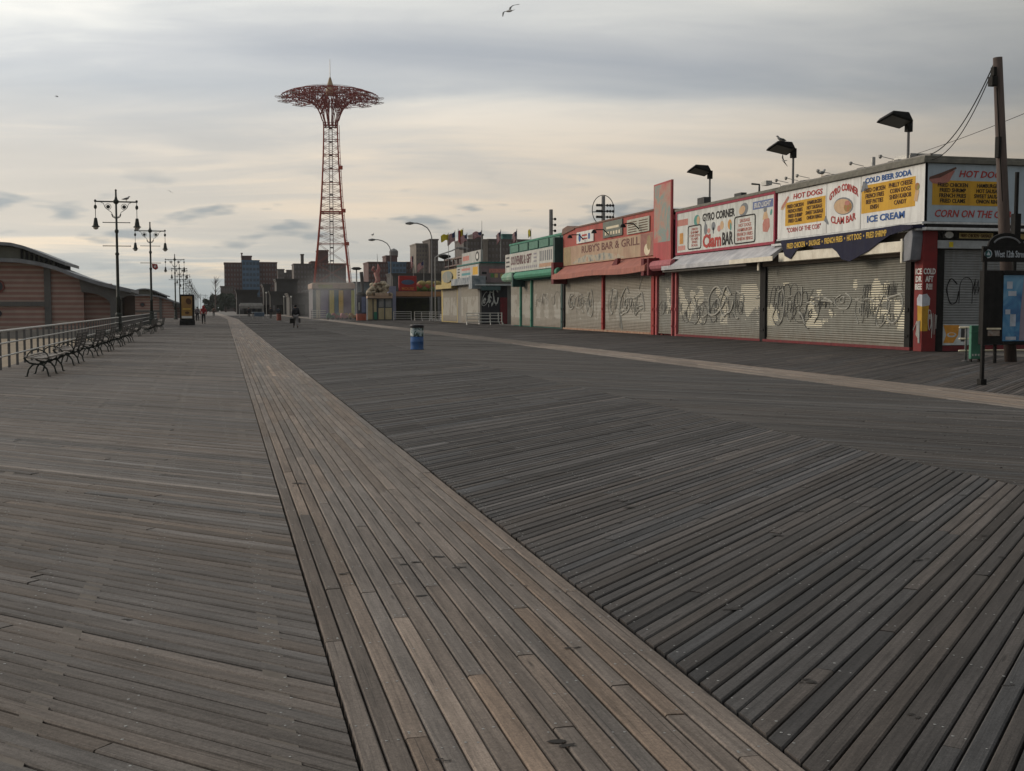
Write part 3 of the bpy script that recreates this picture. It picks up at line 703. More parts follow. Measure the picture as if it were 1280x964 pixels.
# roof clutter
def sub(parent, name, fn, m, **kw):
    b = MB(); fn(b); return b.build(name, m, parent, **kw)
RZ = 7.12
def spot(x):
    u_ = -fu(x, 215)
    def fn(b):
        b.tube([(X1+.3, u_, RZ), (X1+.3, u_, RZ+.18), (X1-.35, u_-.15, RZ+.26)], .014, 6)
        b.lathe([(.03, .0), (.07, .06), (.075, .13), (.02, .15)], 8, (X1-.38, u_-.17, RZ+.17))
    o = MB(); fn(o); return o.build('sign_spotlight', GALV, corner, smooth=False)
for x_ in (978, 990, 1004, 1030, 1071, 1108): spot(x_)
mb = MB(); ud = Yat(1135, 26); mb.box(25.6, 27.2, ud-.5, ud+.8, RZ, RZ+.34); mb.box(25.7, 27.1, ud-.4, ud+.7, RZ+.34, RZ+.42); mb.tube([(25.3, ud+1.6, RZ), (25.3, ud+1.6, RZ+.5)], .09, 8); mb.build('roof_unit', GALV, corner, bevel=.02)
mb = MB()
for i in range(9):
    yy = YC+1+i*1.25; mb.box(X1+.3, X1+1.1, yy, yy+.5+.2*(i % 3), RZ, RZ+.1+.05*(i % 2))
mb.box(X1+.2, X1+.3, YC, YD, RZ, RZ+.09)
mb.builds('roof_edge_boards', CONC, corner)

# ---- clam bar
YE = Yat(843, X1)
clam = thing('clam_bar', 'clam bar stand with white painted sign in a red frame over a grey awning', 'food stand')
mb = MB(); mb.box(X1+.5, 38, YD+.01, YE, 0, 6.7); mb.box(X1+.12, X1+.52, YD+.03, YE, 4.4, 6.9); mb.build('wall', DKRED, clam)
mb = MB(); mb.box(X1-.05, 38, YD+.02, YE, 6.98, 7.12); mb.build('roof_coping', MATS['weathered_coping'], clam, bevel=.02)
mb = MB(); u0c, u1c = fu(847), fu(968)
mb.box(u0c-.18, u1c+.12, 6.86, 6.98, -.12, .03, f1); mb.box(u0c-.18, u1c+.12, 4.55, 4.68, -.12, .03, f1)
mb.box(u0c-.18, u0c, 4.68, 6.86, -.12, .03, f1); mb.box(u1c, u1c+.14, 4.68, 6.86, -.12, .03, f1)
mb.build('sign_frame', mat('magenta_red_frame', (.33, .04, .07), None, 3), clam)
cs = sgnbox(clam, f1, u0c, u1c, 4.68, 6.86, mat('grey_white_sign', (.63, .65, .62), (.54, .56, .53), 1.4, grime=.42), .1)
W = u1c-u0c
U = lambda t: u0c+W*t
text('GYRO CORNER', U(.47), 6.38, W*.34, .42, TXBLK, f1, cs, .002, bold=.03)
text('Clam', U(.405), 5.12, W*.2, .72, TXRED, f1, cs, .002, bold=.04)
text('BAR', U(.57), 5.12, W*.11, .66, TXBLK, f1, cs, .002, bold=.03)
mb = MB(); P(mb, f1, U(.81), U(.99), 6.3, 6.68, .001, .004); mb.build('beer_banner', mat('blue_banner', (.15, .2, .38), None, 4), cs)
text('BUD LIGHT', U(.9), 6.49, W*.15, .24, TXWHT, f1, cs, .005, bold=.02, shear=.2)
mb = MB(); P(mb, f1, U(.0), U(.13), 6.15, 6.5, .001, .004, 0); mb.ell(U(.235), 6.3, .42, .3, .001, .004, f1, 1); mb.ell(U(.25), 6.3, .2, .22, .004, .008, f1, 2)
mb.ell(U(.725), 6.4, .5, .32, .001, .004, f1, 3, rot=.2); mb.ell(U(.71), 6.4, .36, .2, .004, .008, f1, 2, rot=.2)
for t, z, a, b_, mi in ((.335, 5.75, .22, .3, 3), (.33, 6.0, .07, .2, 3), (.42, 5.85, .25, .22, 3), (.42, 5.62, .08, .18, 3), (.37, 5.65, .2, .13, 4), (.48, 5.68, .22, .16, 4), (.51, 5.82, .22, .22, 2), (.59, 5.8, .24, .25, 5), (.6, 5.68, .1, .2, 1)):
    mb.ell(U(t), z, a, b_, .001+t*.002, .006+t*.003, f1, mi)
mb.box(U(.03), U(.075), 5.15, 5.75, .001, .004, f1, 5); mb.box(U(.01), U(.1), 4.8, 5.05, .001, .004, f1, 4)
# man in a red vest
mb.prism([(U(.905), 5.2), (U(.945), 5.15), (U(.965), 5.4), (U(.96), 5.75), (U(.945), 5.85), (U(.915), 5.8), (U(.9), 5.55)], .001, .004, f1, 0)
mb.prism([(U(.9), 5.75), (U(.95), 5.8), (U(.94), 6.05), (U(.91), 6.05)], .0045, .006, f1, 2); mb.ell(U(.925), 6.1, .14, .2, .0065, .008, f1, 2); mb.ell(U(.922), 6.22, .16, .12, .0085, .010, f1, 3)
mb.ell(U(.975), 6.05, .1, .15, .001, .004, f1, 1, rot=-.5)
mb.builds('painted_figures', [SAUS, mat('painted_teal', (.1, .32, .28), None, 5), FOOD, OUT, mat('painted_pink', (.6, .3, .26), None, 5), mat('painted_orange', (.6, .3, .08), None, 5)], cs)
for a, b_, z0, z1, lines in ((.135, .285, 4.8, 6.05, 'FRIED\nSHRIMP\nCHICKEN\nCLAMS\nFRIES\nSODA'), (.64, .835, 4.78, 6.1, 'SAUSAGE\nHOT DOGS\nHAMBURGER\nFRENCH FRIES\nONION RINGS')):
    mb = MB(); q = .03; rr_ = .15; x0, x1 = U(a), U(b_)
    path = []
    for (cx_, cz_, s0) in ((x1-rr_, z1-rr_, 0), (x0+rr_, z1-rr_, 1), (x0+rr_, z0+rr_, 2), (x1-rr_, z0+rr_, 3)):
        for k in range(5): t = (s0+k/4)*PI/2; path.append(f1.p(cx_+rr_*math.cos(t), cz_+rr_*math.sin(t), .004))
    mb.tube(path, .035, 5, closed=True); mb.build('menu_outline', TXBLK, cs)
    text(lines, (x0+x1)/2, (z0+z1)/2, (x1-x0)*.78, (z1-z0)*.8, TXPALE, f1, cs, .002, bold=.01)
# sloping awning
XW = 24.0
mb = MB(); ya, yb = Yat(970, X1)+.05, YE-.1
ya2 = ya-.9
vs = [(X1+.05, yb, 4.52), (X1+.05, ya2, 4.52), (XW, yb+.15, 3.93), (XW, ya2, 3.93), (XW, yb+.15, 3.72), (XW, ya2, 3.72), (XW+.1, yb+.15, 3.72), (XW+.1, ya2, 3.72), (X1+.05, yb, 4.44), (X1+.05, ya2, 4.44)]
mb.add(vs, [(0, 1, 3, 2), (2, 3, 5, 4), (4, 5, 7, 6), (6, 7, 9, 8), (0, 2, 4, 6, 8), (1, 9, 7, 5, 3)])
mb.build('sloping_awning', AWNW, clam)
mb = MB(); mb.box(fu(960, 400, XS)-.1-(0), fu(848, 400, XS)*1., 0, 1, 0, .01, fS) if False else None
uc0, uc1 = fu(848, 400, XS), fu(952, 400, XS)
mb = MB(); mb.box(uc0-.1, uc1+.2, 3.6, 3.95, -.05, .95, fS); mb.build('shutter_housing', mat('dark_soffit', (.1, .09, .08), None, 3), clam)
mb = MB(); mb.box(fu(912, 320, 23.98), fu(966, 320, 23.98), 3.72, 3.93, -.01, .02, FRONT(23.98)); mb.build('awning_edge_strip', CREAML, clam)
shutter(clam, fS, uc0, uc1, .12, 3.8, SH_B)
graffiti(clam, fS, fu(852, 400, XS), fu(885, 400, XS), .6, 2.2, 3, 61, GRAF, .028, style='b'); graffiti(clam, fS, fu(876, 400, XS), fu(912, 400, XS), .7, 2.5, 3, 63, GRAF, .026, style='ba')
graffiti(clam, fS, fu(905, 400, XS), fu(930, 400, XS), 1., 2.2, 4, 62, GRAF, .014, style='tzb'); graffiti(clam, fS, fu(860, 400, XS), fu(950, 400, XS), 1., 2.6, 6, 64, FADE, .05, style='bt')
guide(clam, fS, uc0-.1, 0, 3.9, PINKRED, .2, .15); guide(clam, fS, (uc1+uS0)/2, 0, 3.9, BLACK, (uS0-uc1)*.95, .12)
mb = MB(); mb.box(uc0-.2, uc1+.1, 0, .12, -.05, .14, fS); mb.build('sill', DKRED, clam, bevel=.01)
mb = MB(); mb.tube([(X1+.4, YD+.6, 7.1), (X1+.4, YD+.6, 7.35), (X1-.3, YD+.4, 7.4)], .03, 6); mb.box(X1-.5, X1-.2, YD+.2, YD+.7, 7.25, 7.45); mb.build('sign_spotlight', GALV, clam)
mb = MB(); y5 = Yat(922, X1); mb.box(X1+.1, X1+.4, y5, y5+.8, 7.12, 7.3); y5 = Yat(887, 25.3); mb.box(X1+.1, X1+.5, y5, y5+.9, 7.12, 7.5); y5 = Yat(942, X1); mb.tube([(X1+.2, y5, 7.1), (X1+.2, y5, 7.5), (X1-.2, y5, 7.52)], .05, 6); mb.builds('roof_clutter', DGREY, clam)

# ---- red bay with the tall fin sign
YF = Yat(820, X1)
bay = thing('red_kiosk', 'narrow red stall with a tall faded vertical sign board and pink rolled awning', 'stall')
mb = MB(); mb.box(X1+.5, 34, YE+.02, YF, 0, 6.7); mb.build('wall', DKRED, bay)
mb = MB(); ut0, ut1 = fu(820, 260), fu(842, 260)
ft = FRONT(X1-.15)
mb.prism([(ut0, 4.25), (ut1, 4.2), (ut1, 8.85), (ut0, 8.8)], -.14, 0, ft)
tall = mb.build('tall_sign', mat('faded_red_board', (.48, .08, .09), (.36, .1, .09), .8, grime=.4), bay, bevel=.01)
def fadem():
    m, nt_, b = nt_new('faded_painted_board')
    tc_ = N(nt_, 'ShaderNodeTexCoord'); n = N(nt_, 'ShaderNodeTexNoise', Scale=.55, Detail=6., Roughness=.62, Distortion=.5); nt_.links.new(tc_.outputs['Object'], n.inputs[0])
    c = ramp(nt_, n.outputs[0], [(.34, (.42, .1, .09)), (.46, (.36, .22, .17)), (.55, (.17, .26, .24)), (.7, (.42, .16, .13))])
    nt_.links.new(c, b.inputs[0]); b.inputs['Roughness'].default_value = .7; return m
mb = MB(); mb.box(ut0+.12, ut1-.1, 5.4, 8.72, .001, .006, ft); mb.build('faded_painting', fadem(), tall)
mb = MB(); mb.box(ut1-.02, ut1+.35, 4.3, 6.9, -.6, -.25, ft); mb.build('side_panel', mat('purple_brown', (.1, .03, .06), None, 3), bay)
mb = MB(); uk0, uk1 = fu(821, 400, XS), fu(842, 400, XS)
shutter(bay, fS, uk0+.3, uk1-.1, .1, 3.85, SH_B)
graffiti(bay, fS, uk0+.45, uk1-.2, .7, 2.3, 2, 71, GRAF, .018)
guide(bay, fS, uk0+.2, 0, 3.9, PINKRED, .22, .14); guide(bay, fS, uk0-.25, 0, 4.1, RED, .45, .2); guide(bay, fS, uk1-.02, 0, 3.9, PINKRED, .14, .12)
yb0, yb1 = Yat(820, 24.3), Yat(843, 24.3)
mb = MB(); mb.tube([(24.3, yb0+.4, 4.02), (24.3, yb1, 4.02)], .3, 10); mb.box(24.3, 25.1, yb1, yb0+.4, 3.85, 4.3); mb.build('rolled_awning', mat('pink_awning', (.45, .14, .16), None, 2), bay)
mb = MB(); mb.box(24.0, 25, yb0+.5, yb0+.75, 3.5, 4.5); mb.build('awning_bracket', DKRED, bay)

# ---- ruby's style bar
YG = Yat(703, X1)
bar = thing('bar_and_grill', 'long red fronted bar and grill with a faded cream name board and sagging salmon awning', 'bar')
RB = mat('bar_red_wall', (.42, .085, .065), (.3, .06, .05), 1.2, grime=.4)
mb = MB(); mb.box(X1+.4, 36, YF+.02, YG, 0, 7.1); mb.box(X1, X1+.42, YF+.02, YG-.15, 3.9, 7.35); mb.build('wall', RB, bar)
mb = MB(); mb.box(X1-.06, 36, YF+.02, YG-3, 7.35, 7.45); mb.prism([(-YG, 7.15), (-YG+.2, 7.5), (-YG+1.5, 7.65), (-YG+3.2, 7.4), (-YG+3.2, 7.3), (-YG, 7.05)], -1.2, .08, f1); mb.build('roof_coping', mat('rusty_coping', (.14, .09, .07), (.2, .1, .07), 2), bar)
q0, q1 = fu(706, 335), fu(821, 300)
W = q1-q0
BB = mat('faded_cream_board', (.45, .34, .23), (.38, .24, .17), .8, grime=.35)
sbr = sgnbox(bar, f1, q0, q1, 4.72, 6.08, BB, .1, .1)
U = lambda t: q0+W*t
text("RUBY'S BAR & GRILL", U(.55), 5.72, W*.62, .52, mat('faded_maroon_ink', (.17, .07, .06), None, 4, bump=0), f1, sbr, .101, bold=.01)
def muralm():
    m, nt_, b = nt_new('weathered_beach_mural')
    tc_ = N(nt_, 'ShaderNodeTexCoord'); n = N(nt_, 'ShaderNodeTexNoise', Scale=1.5, Detail=5., Roughness=.65); nt_.links.new(tc_.outputs['Object'], n.inputs[0])
    c = ramp(nt_, n.outputs[0], [(.32, (.1, .12, .12)), (.45, (.3, .3, .26)), (.55, (.42, .36, .26)), (.68, (.38, .2, .14))])
    nt_.links.new(c, b.inputs[0]); b.inputs['Roughness'].default_value = .8; return m
mb = MB(); mb.prism([(U(.12), 4.82), (U(.72), 4.8), (U(.66), 5.05), (U(.5), 5.3), (U(.4), 5.22), (U(.3), 5.32), (U(.18), 5.1)], .101, .104, f1); mb.build('beach_mural', muralm(), sbr)
mb = MB(); mb.box(U(.87), U(1.), 4.74, 6.06, .101, .104, f1, 0); mb.ell(U(.93), 5.1, .5, .35, .105, .108, f1, 1); mb.ell(U(.945), 5.5, .35, .45, .105, .109, f1, 2); mb.box(U(0), U(.1), 4.74, 6.06, .101, .104, f1, 2); mb.builds('end_panel', [mat('rose_panel', (.34, .16, .13), None, 3), CREAM, mat('ochre_panel', (.36, .27, .15), None, 3)], sbr)
sm = sgnbox(bar, f1, fu(722, 300), fu(743, 300), 6.2, 7.0, WHITE, .06, .08, 'small_sign'); text('1 DOLLAR', (fu(722, 300)+fu(743, 300))/2, 6.6, 2.6, .35, TXRED, f1, sm, .082) if False else None
mb = MB(); c_ = (fu(722, 300)+fu(743, 300))/2; mb.ell(c_-1.2, 6.6, .3, .3, .081, .085, f1, 1); mb.box(c_-.7, c_+.6, 6.42, 6.52, .081, .085, f1, 0); mb.box(c_-.7, c_+.5, 6.65, 6.78, .081, .085, f1, 0); mb.box(c_+.8, c_+1.2, 6.4, 6.8, .081, .085, f1, 1); mb.builds('sign_marks', [TXRED, TXBLUE], sm)
st_ = sgnbox(bar, f1, fu(755, 290), fu(779, 290), 6.25, 7.3, mat('grey_green_sign', (.13, .16, .14), (.2, .2, .16), 2), .06, .08, 'small_sign')
mb = MB(); c_ = (fu(755, 290)+fu(779, 290))/2
for i in range(6): mb.box(c_-1.5+i*.55, c_-1.2+i*.55, 6.4, 6.62, .081, .085, f1)
mb.box(c_-1.2, c_+1.3, 6.8, 6.95, .081, .085, f1)
mb.builds('sign_marks', CREAM, st_)
sl_ = sgnbox(bar, f1, fu(785, 285), fu(813, 285), 6.2, 7.1, mat('pale_list_board', (.5, .5, .42), None, 3), .06, .08, 'small_sign')
mb = MB(); a_, b_ = fu(785, 285), fu(813, 285)
for i in range(5):
    z = 6.95-i*.15; mb.box(a_+.25, a_+(b_-a_)*.45, z-.06, z, .081, .085, f1); mb.box(a_+(b_-a_)*.55, b_-.25, z-.06, z, .081, .085, f1)
mb.build('list_lines', TXBR, sl_)
# hooded arm lamps on the bar front
for x_, big in ((712, 0), (742, 1), (778, 1)):
    yy = Yat(x_, 23.8); b = MB()
    b.tube([(X1, yy-.3, 6.35), (X1-.4, yy-.2, 6.75), (X1-.9, yy, 6.75)], .04, 6); b.lathe([(.2, -.14), (.15, 0), (.05, .1)], 10, (X1-1.0, yy, 6.66)); b.build('arm_lamp', BLACK, bar)
# awning that sags
XQ = 24.1
mb = MB(); nseg = 14
ya_, yb_ = Yat(822, X1), YG+.1
for i in range(nseg):
    t0, t1 = i/nseg, (i+1)/nseg
    def ring(t):
        y = ya_+(yb_-ya_)*t; sg = .06*math.sin(t*9)+.12*math.sin(t*PI)*.5
        return [(X1-.02, y, 4.68), (X1-.55, y, 4.32-sg*.3), (XQ-.1, y+.1, 4.12-sg), (XQ-.12, y+.1, 3.78-sg), (XQ, y+.1, 3.76-sg), (X1+.2, y, 3.95)]
    a, b = ring(t0), ring(t1)
    mb.add(a+b, [(j, j+6, j+7, j+1) for j in range(5)]+[(0, 1, 2, 3, 4, 5), (11, 10, 9, 8, 7, 6)], 0)
o = mb.build('sagging_awning', SALMON, bar)
mb = MB(); yr = Yat(768, 24.3); mb.prism([(-yr-.8, 4.2), (-yr+.5, 4.35), (-yr+.6, 4.75), (-yr+.1, 4.7)], -.2, .02, FRONT(24.3)); mb.build('awning_tear', DKRED, o)
mb = MB(); mb.box(24.0, 25.1, YG-.3, YG+.3, 3.4, 5.0); mb.box(24.0, 25.1, YF+.0, YF+.45, 3.5, 4.5); mb.builds('awning_bracket', DKRED, bar)
v0, v1, v2, v3 = fu(707, 400, XS), fu(752, 400, XS), fu(757, 400, XS), fu(814, 400, XS)
shutter(bar, fS, v0, v1, .12, 3.95, SH_C); shutter(bar, fS, v2, v3, .12, 3.95, SH_D)
graffiti(bar, fS, v0+1, v0+4.5, 1.4, 2.8, 3, 81, GRAF, .024, style='tzb'); graffiti(bar, fS, v0+1, v1-1.5, .7, 2.9, 4, 83, FADE, .05, style='bt'); graffiti(bar, fS, v2+1, v3-1, .8, 3., 5, 84, FADE, .06, style='bt'); graffiti(bar, fS, v2+.8, v2+6.5, .9, 2.8, 5, 82, MATS['grey_spray'] if 'grey_spray' in MATS else mat('grey_spray', (.15, .15, .15), None, 5, bump=0), .016)
guide(bar, fS, (v1+v2)/2, 0, 3.95, RED, .32, .12); guide(bar, fS, v0-.2, 0, 3.95, BLACK, .35, .12)
mb = MB(); mb.box(v0-.3, v3+.3, 0, .12, -.05, .14, fS); mb.build('sill', mat('rusty_sill', (.25, .1, .06), (.4, .3, .2), 4), bar)
mb = MB(); mb.box(v3+.05, v3+.3, 0, 4, -.1, .05, fS); mb.build('door_jamb', DGREY, bar)

# ---- green souvenir shop
YH = Yat(637, X1)
souv = thing('souvenir_shop', 'green fronted souvenir shop with a white lettered sign and rolled green awning', 'souvenir shop')
mb = MB(); mb.box(X1+.4, 36, YG+.02, YH, 0, 6.9); mb.box(X1+.02, X1+.42, YG+.02, YH, 3.9, 7.1); mb.build('wall', TEAL, souv)
mb = MB(); mb.box(X1-.05, X1+.3, YG+.02, YH, 7.1, 7.25); mb.build('roof_coping', GREEN, souv)
# hanging signs row along the top
mb = MB()
for i in range(5):
    a_ = -YH+.6+i*3.2; mb.box(a_, a_+2.8, 6.45, 7.05, .02, .07, f1)
mb.builds('upper_panel', mat('soft_green_panel', (.1, .24, .18), None, 2), souv)
r0, r1 = fu(633, 330), fu(694, 310)
W = r1-r0; U = lambda t: r0+W*t
sgs = sgnbox(souv, f1, r0, r1, 4.72, 6.35, mat('souvenir_sign_white', (.55, .54, .5), None, 1.5), .08, .1)
text('SOUVENIRS & GIFT', U(.36), 5.72, W*.44, .78, mat('dull_maroon_ink', (.13, .05, .06), None, 4, bump=0), f1, sgs, .102, bold=.02)
mb = MB()
for i in range(3): mb.box(U(.02), U(.1), 5.2+i*.38, 5.36+i*.38, .101, .105, f1, 0)
for i in range(14): mb.box(U(.14+.04*i), U(.165+.04*i), 4.9, 5.12, .101, .105, f1, 1)
for i in range(3): mb.box(U(.62), U(.68), 5.35+i*.3, 5.48+i*.3, .101, .105, f1, 1)
for i in range(7): mb.box(U(.74+.034*i), U(.758+.034*i), 5.35, 6.15, .101, .105, f1, 2)
mb.box(U(.73), U(.98), 4.85, 5.15, .101, .105, f1, 3)
mb.builds('sign_marks', [DGREY, mat('grey_violet_ink', (.3, .28, .32), None, 4), mat('slate_ink', (.16, .17, .19), None, 4), mat('peach_ink', (.5, .3, .2), None, 4)], sgs)
mb = MB(); 
ys0, ys1 = Yat(699, 24.3), Yat(645, 24.3)
mb.tube([(24.35, ys0, 4.3), (24.35, ys1, 4.3)], .32, 10); mb.box(24.35, 25.1, ys0, ys1, 4.05, 4.6); mb.build('rolled_awning', mat('green_awning', (.06, .27, .17), None, 2), souv)
mb = MB(); mb.tube([(24.35, ys1+.3, 4.25), (24.35, YH-.2, 4.25)], .38, 10); mb.box(24.3, 25.1, ys1+.3, YH-.2, 4.2, 4.7); mb.build('rolled_awning', mat('pale_green_awning', (.3, .4, .32), (.06, .25, .15), .7), souv)
mb = MB(); mb.box(24.0, 25.1, ys1-.1, ys1+.4, 3.4, 4.6); mb.box(24.2, 25.1, YG+.05, YG+.5, 4., 6.9); mb.builds('awning_bracket', DKTEAL, souv)
for x0_, x1_, m_ in ((639, 650, SH_D), (653, 663, SH_D), (667, 701, SH_C)): shutter(souv, fS, fu(x0_, 400, XS), fu(x1_, 400, XS), .1, 4.0, m_)
graffiti(souv, fS, fu(669, 400, XS), fu(699, 400, XS), 1.6, 2.8, 6, 91, GRAF, .014)
for x_ in (651.5, 665): guide(souv, fS, fu(x_, 400, XS), 0, 4., GREEN, .3, .12)
guide(souv, fS, fu(703.5, 400, XS), 0, 4., DKTEAL, .45, .12)

# ---- corner building beyond the alley
XJ = 24.8
YJ = Yat(600, XJ)
alley = thing('signboard_shop', 'two storey shop corner beyond the alley with white sign boards and a dark mural bay', 'shop')
fj = FRONT(XJ); fk = EAST(YJ)
YK = Yat(572, XJ)
mb = MB(); mb.box(XJ, 40, YJ, YK, 0, 6.05); mb.build('wall', mat('grey_shop_wall', (.22, .21, .19), None, 1), alley)
mb = MB(); mb.box(XJ-.1, 40, YJ-.1, YK, 6.05, 6.2); mb.build('roof_coping', TEAL, alley)
s1 = sgnbox(alley, fj, -YK+.1, -YJ-.1, 4.25, 5.98, mat('dull_white_board', (.46, .46, .44), (.38, .38, .36), 1, grime=.4), .1, .12)
mb = MB(); W = YK-YJ-.2; U = lambda t: -YK+.1+W*t
for i in range(4): mb.box(U(.06), U(.16), 4.75+i*.3, 4.9+i*.3, .121, .125, fj, 0)
mb.box(U(.25), U(.65), 5.5, 5.75, .121, .125, fj, 1); mb.box(U(.25), U(.65), 5.0, 5.25, .121, .125, fj, 2); mb.box(U(.75), U(.97), 4.95, 5.75, .121, .125, fj, 3); mb.box(U(.05), U(.95), 4.4, 4.55, .121, .125, fj, 1)
mb.builds('sign_marks', [DGREY, TXPALE, mat('teal_ink', (.1, .3, .32), None, 4), YEL], s1)
uA = Fr((0, YJ, 0), (1, 0, 0), (0, 0, 1), (0, -1, 0))
xj = lambda x: onY(x, 380, YJ)[0]; zj = lambda y: onY(610, y, YJ)[1]
s2 = sgnbox(alley, uA, xj(601), xj(636), zj(353), zj(333), mat('dusk_sign', (.22, .17, .17), (.16, .12, .13), 2), .1, .12)
mb = MB(); mb.box(xj(602), xj(608), zj(350), zj(346), .121, .125, uA, 0); mb.box(xj(602), xj(608), zj(343), zj(340), .121, .125, uA, 0); mb.box(xj(611), xj(634), zj(341), zj(336), .121, .125, uA, 1); mb.box(xj(613), xj(617), zj(347), zj(342), .121, .125, uA, 2); mb.box(xj(618), xj(622), zj(347), zj(342), .121, .125, uA, 3); mb.box(xj(625), xj(629), zj(347), zj(342), .121, .125, uA, 3)
mb.builds('sign_marks', [TXBLK, TXPALE, mat('leaf_ink', (.1, .25, .08), None, 4), YELB], s2)
s3 = MB(); s3.box(XJ+.3, XJ+.5, YJ+1, YK-1, 6.2, 7.45); s3 = s3.build('roof_sign', MATS['dull_white_board'], alley)
f3 = FRONT(XJ+.3)
mb = MB(); mb.box(-YK+1.5, -YK+4.8, 6.6, 7.1, .001, .01, f3, 0); mb.ell(-YJ-2.6, 6.85, .9, .5, .001, .01, f3, 1); mb.ell(-YJ-2.6, 6.85, .5, .28, .011, .02, f3, 2); mb.builds('sign_marks', [TXPALE, DGREY, WHITE], s3)
mb = MB(); mb.box(xj(602), xj(634), .0, zj(357), -.4, .02, uA, 0); mb.build('mural_bay', mat('dark_bay', (.03, .03, .035), None, 1), alley)
mb = MB(); mb.box(xj(600), xj(624), zj(363), zj(358), .02, .6, uA); mb.build('shutter_housing', mat('dull_teal_housing', (.08, .13, .13), None, 2), alley)
mb = MB(); mb.box(xj(625), xj(634), .02, zj(372), .02, .06, uA); mb.build('maroon_door', DKRED, alley)
graffiti(alley, uA, xj(604), xj(622), 1.6, 3.6, 4, 101, GRAFW, .06)
gw = [c for c in bpy.data.objects if c.parent == alley][-1]
mb = MB(); mb.box(XJ-.6, 37, YJ-.6, YJ, zj(357), zj(355.5)); mb.build('awning_rail', MATS['white_rail_metal'], alley)
sh6 = FRONT(XJ)
shutter(alley, sh6, fu(577, 390), fu(598, 390), .1, 3.9, SH_D); 
mb = MB(); mb.box(-YK, -YJ-.1, 4., 4.7, -.02, .7, fj); mb.box(-YJ-1.2, -YJ+.4, 3.5, 4.8, -.5, .9, fj); mb.build('awning_box', mat('blue_grey_awning', (.12, .15, .18), (.4, .42, .42), 1), alley)
# ---- yellow shop
YL = Yat(552, XJ)
yel = thing('yellow_shop', 'pale yellow shop with a round painted board and dull roller door', 'shop')
mb = MB(); mb.box(XJ, 38, YK+.02, YL, 0, 5.9); mb.build('wall', YELB, yel)
mb = MB(); mb.box(XJ-.7, XJ, YK+.02, YL, 3.75, 4.25); mb.build('fascia', YELB, yel)
mb = MB(); a_ = -YL; mb.ell(a_+4.2, 5.1, 3., .65, 0, .15, fj); mb.build('painted_board', mat('blue_grey_art', (.14, .2, .2), (.3, .26, .2), .9), yel)
shutter(yel, fj, -YL+1, -YK-.3, .1, 4.0, SH_D)
mb = MB(); mb.box(XJ+2, XJ+9, YK+3, YL+6, 5.9, 6.5); mb.box(XJ+1.5, XJ+9.5, YK+2.5, YL+6.5, 6.5, 6.65)
for i in range(6): mb.box(XJ+1.6, XJ+1.8, YK+3+i*2.6, YK+3.3+i*2.6, 6.65, 7.3)
mb.box(XJ+1.5, XJ+2, YK+2.5, YL+6.5, 7.3, 7.5)
mb.build('roof_cabin', mat('maroon_cabin', (.1, .04, .04), (.2, .18, .16), .5), yel)

# ------------------------------------------------------------------ rooftop floodlights
def floodlight(first, Yp, Xp, ztop, label):
    pass
fl = thing('floodlight', 'x', 'floodlight', group='rooftop floodlights over the food stands')
mb = MB(); mb.tube([(0, 0, 0), (0, 0, 1.75)], [.06, .05], 8); mb.lathe([(.14, 0), (.14, .04), (.06, .06)], 8); mb.build('pole', MGREY, fl)
mb = MB(); mb.box(-.12, .12, -.1, .1, 1.7, 2.15); mb.tube([(0, 0, 2.05), (-.25, .05, 2.3)], .09, 8); mb.build('bracket', BLACK, fl)
mb = MB()
vs = [(-.1, -.42, 2.05), (-.1, .42, 2.05), (-.3, .38, 2.4), (-.3, -.38, 2.4), (-1.25, -.48, 2.12), (-1.25, .48, 2.12), (-1.1, .42, 2.3), (-1.1, -.42, 2.3)]
vs = [(x, y, z-.24*y-.1-(x+.1)*.12) for x, y, z in vs]
vs = [(x, y, z) for x, y, z in vs]
mb.add(vs, [(0, 1, 2, 3), (4, 7, 6, 5), (0, 4, 5, 1), (1, 5, 6, 2), (2, 6, 7, 3), (3, 7, 4, 0)])
hd = mb.build('lamp_head', BLACK, fl, bevel=.05)
mb = MB(); mb.add([(x, y, z-.24*y-.1-(x+.1)*.12-.01) for x, y, z in [(-.2, -.34, 2.055), (-.2, .34, 2.055), (-1.15, .38, 2.11), (-1.15, -.38, 2.11)]], [(0, 1, 2, 3)]); mb.build('lens', mat('dull_lens', (.1, .09, .07), None, 3, rough=.3), hd)
for i, (px_, py_, Xp, rz, lb) in enumerate([(1135, 196, 25.6, .15, 'nearest black floodlight on a pole beside the grey roof unit of the corner stand'), (991, 234, 25.6, .1, 'black floodlight with a gull on it, behind the junction of the two white sign boards'), (887, 252, 25.6, .1, 'farthest rooftop floodlight, above the clam bar sign')]):
    yy = onX(px_, py_, Xp)[0]; zt = onX(px_-3, (158, 192, 219)[i], Xp)[1]; o = place_copy(fl, i == 0, (Xp, yy, zt-1.95*.97), rz, lb); o.scale = (.97,)*3
    if i == 1: Y2 = yy; Z2 = zt
    # scale so that the lamp reaches its measured height

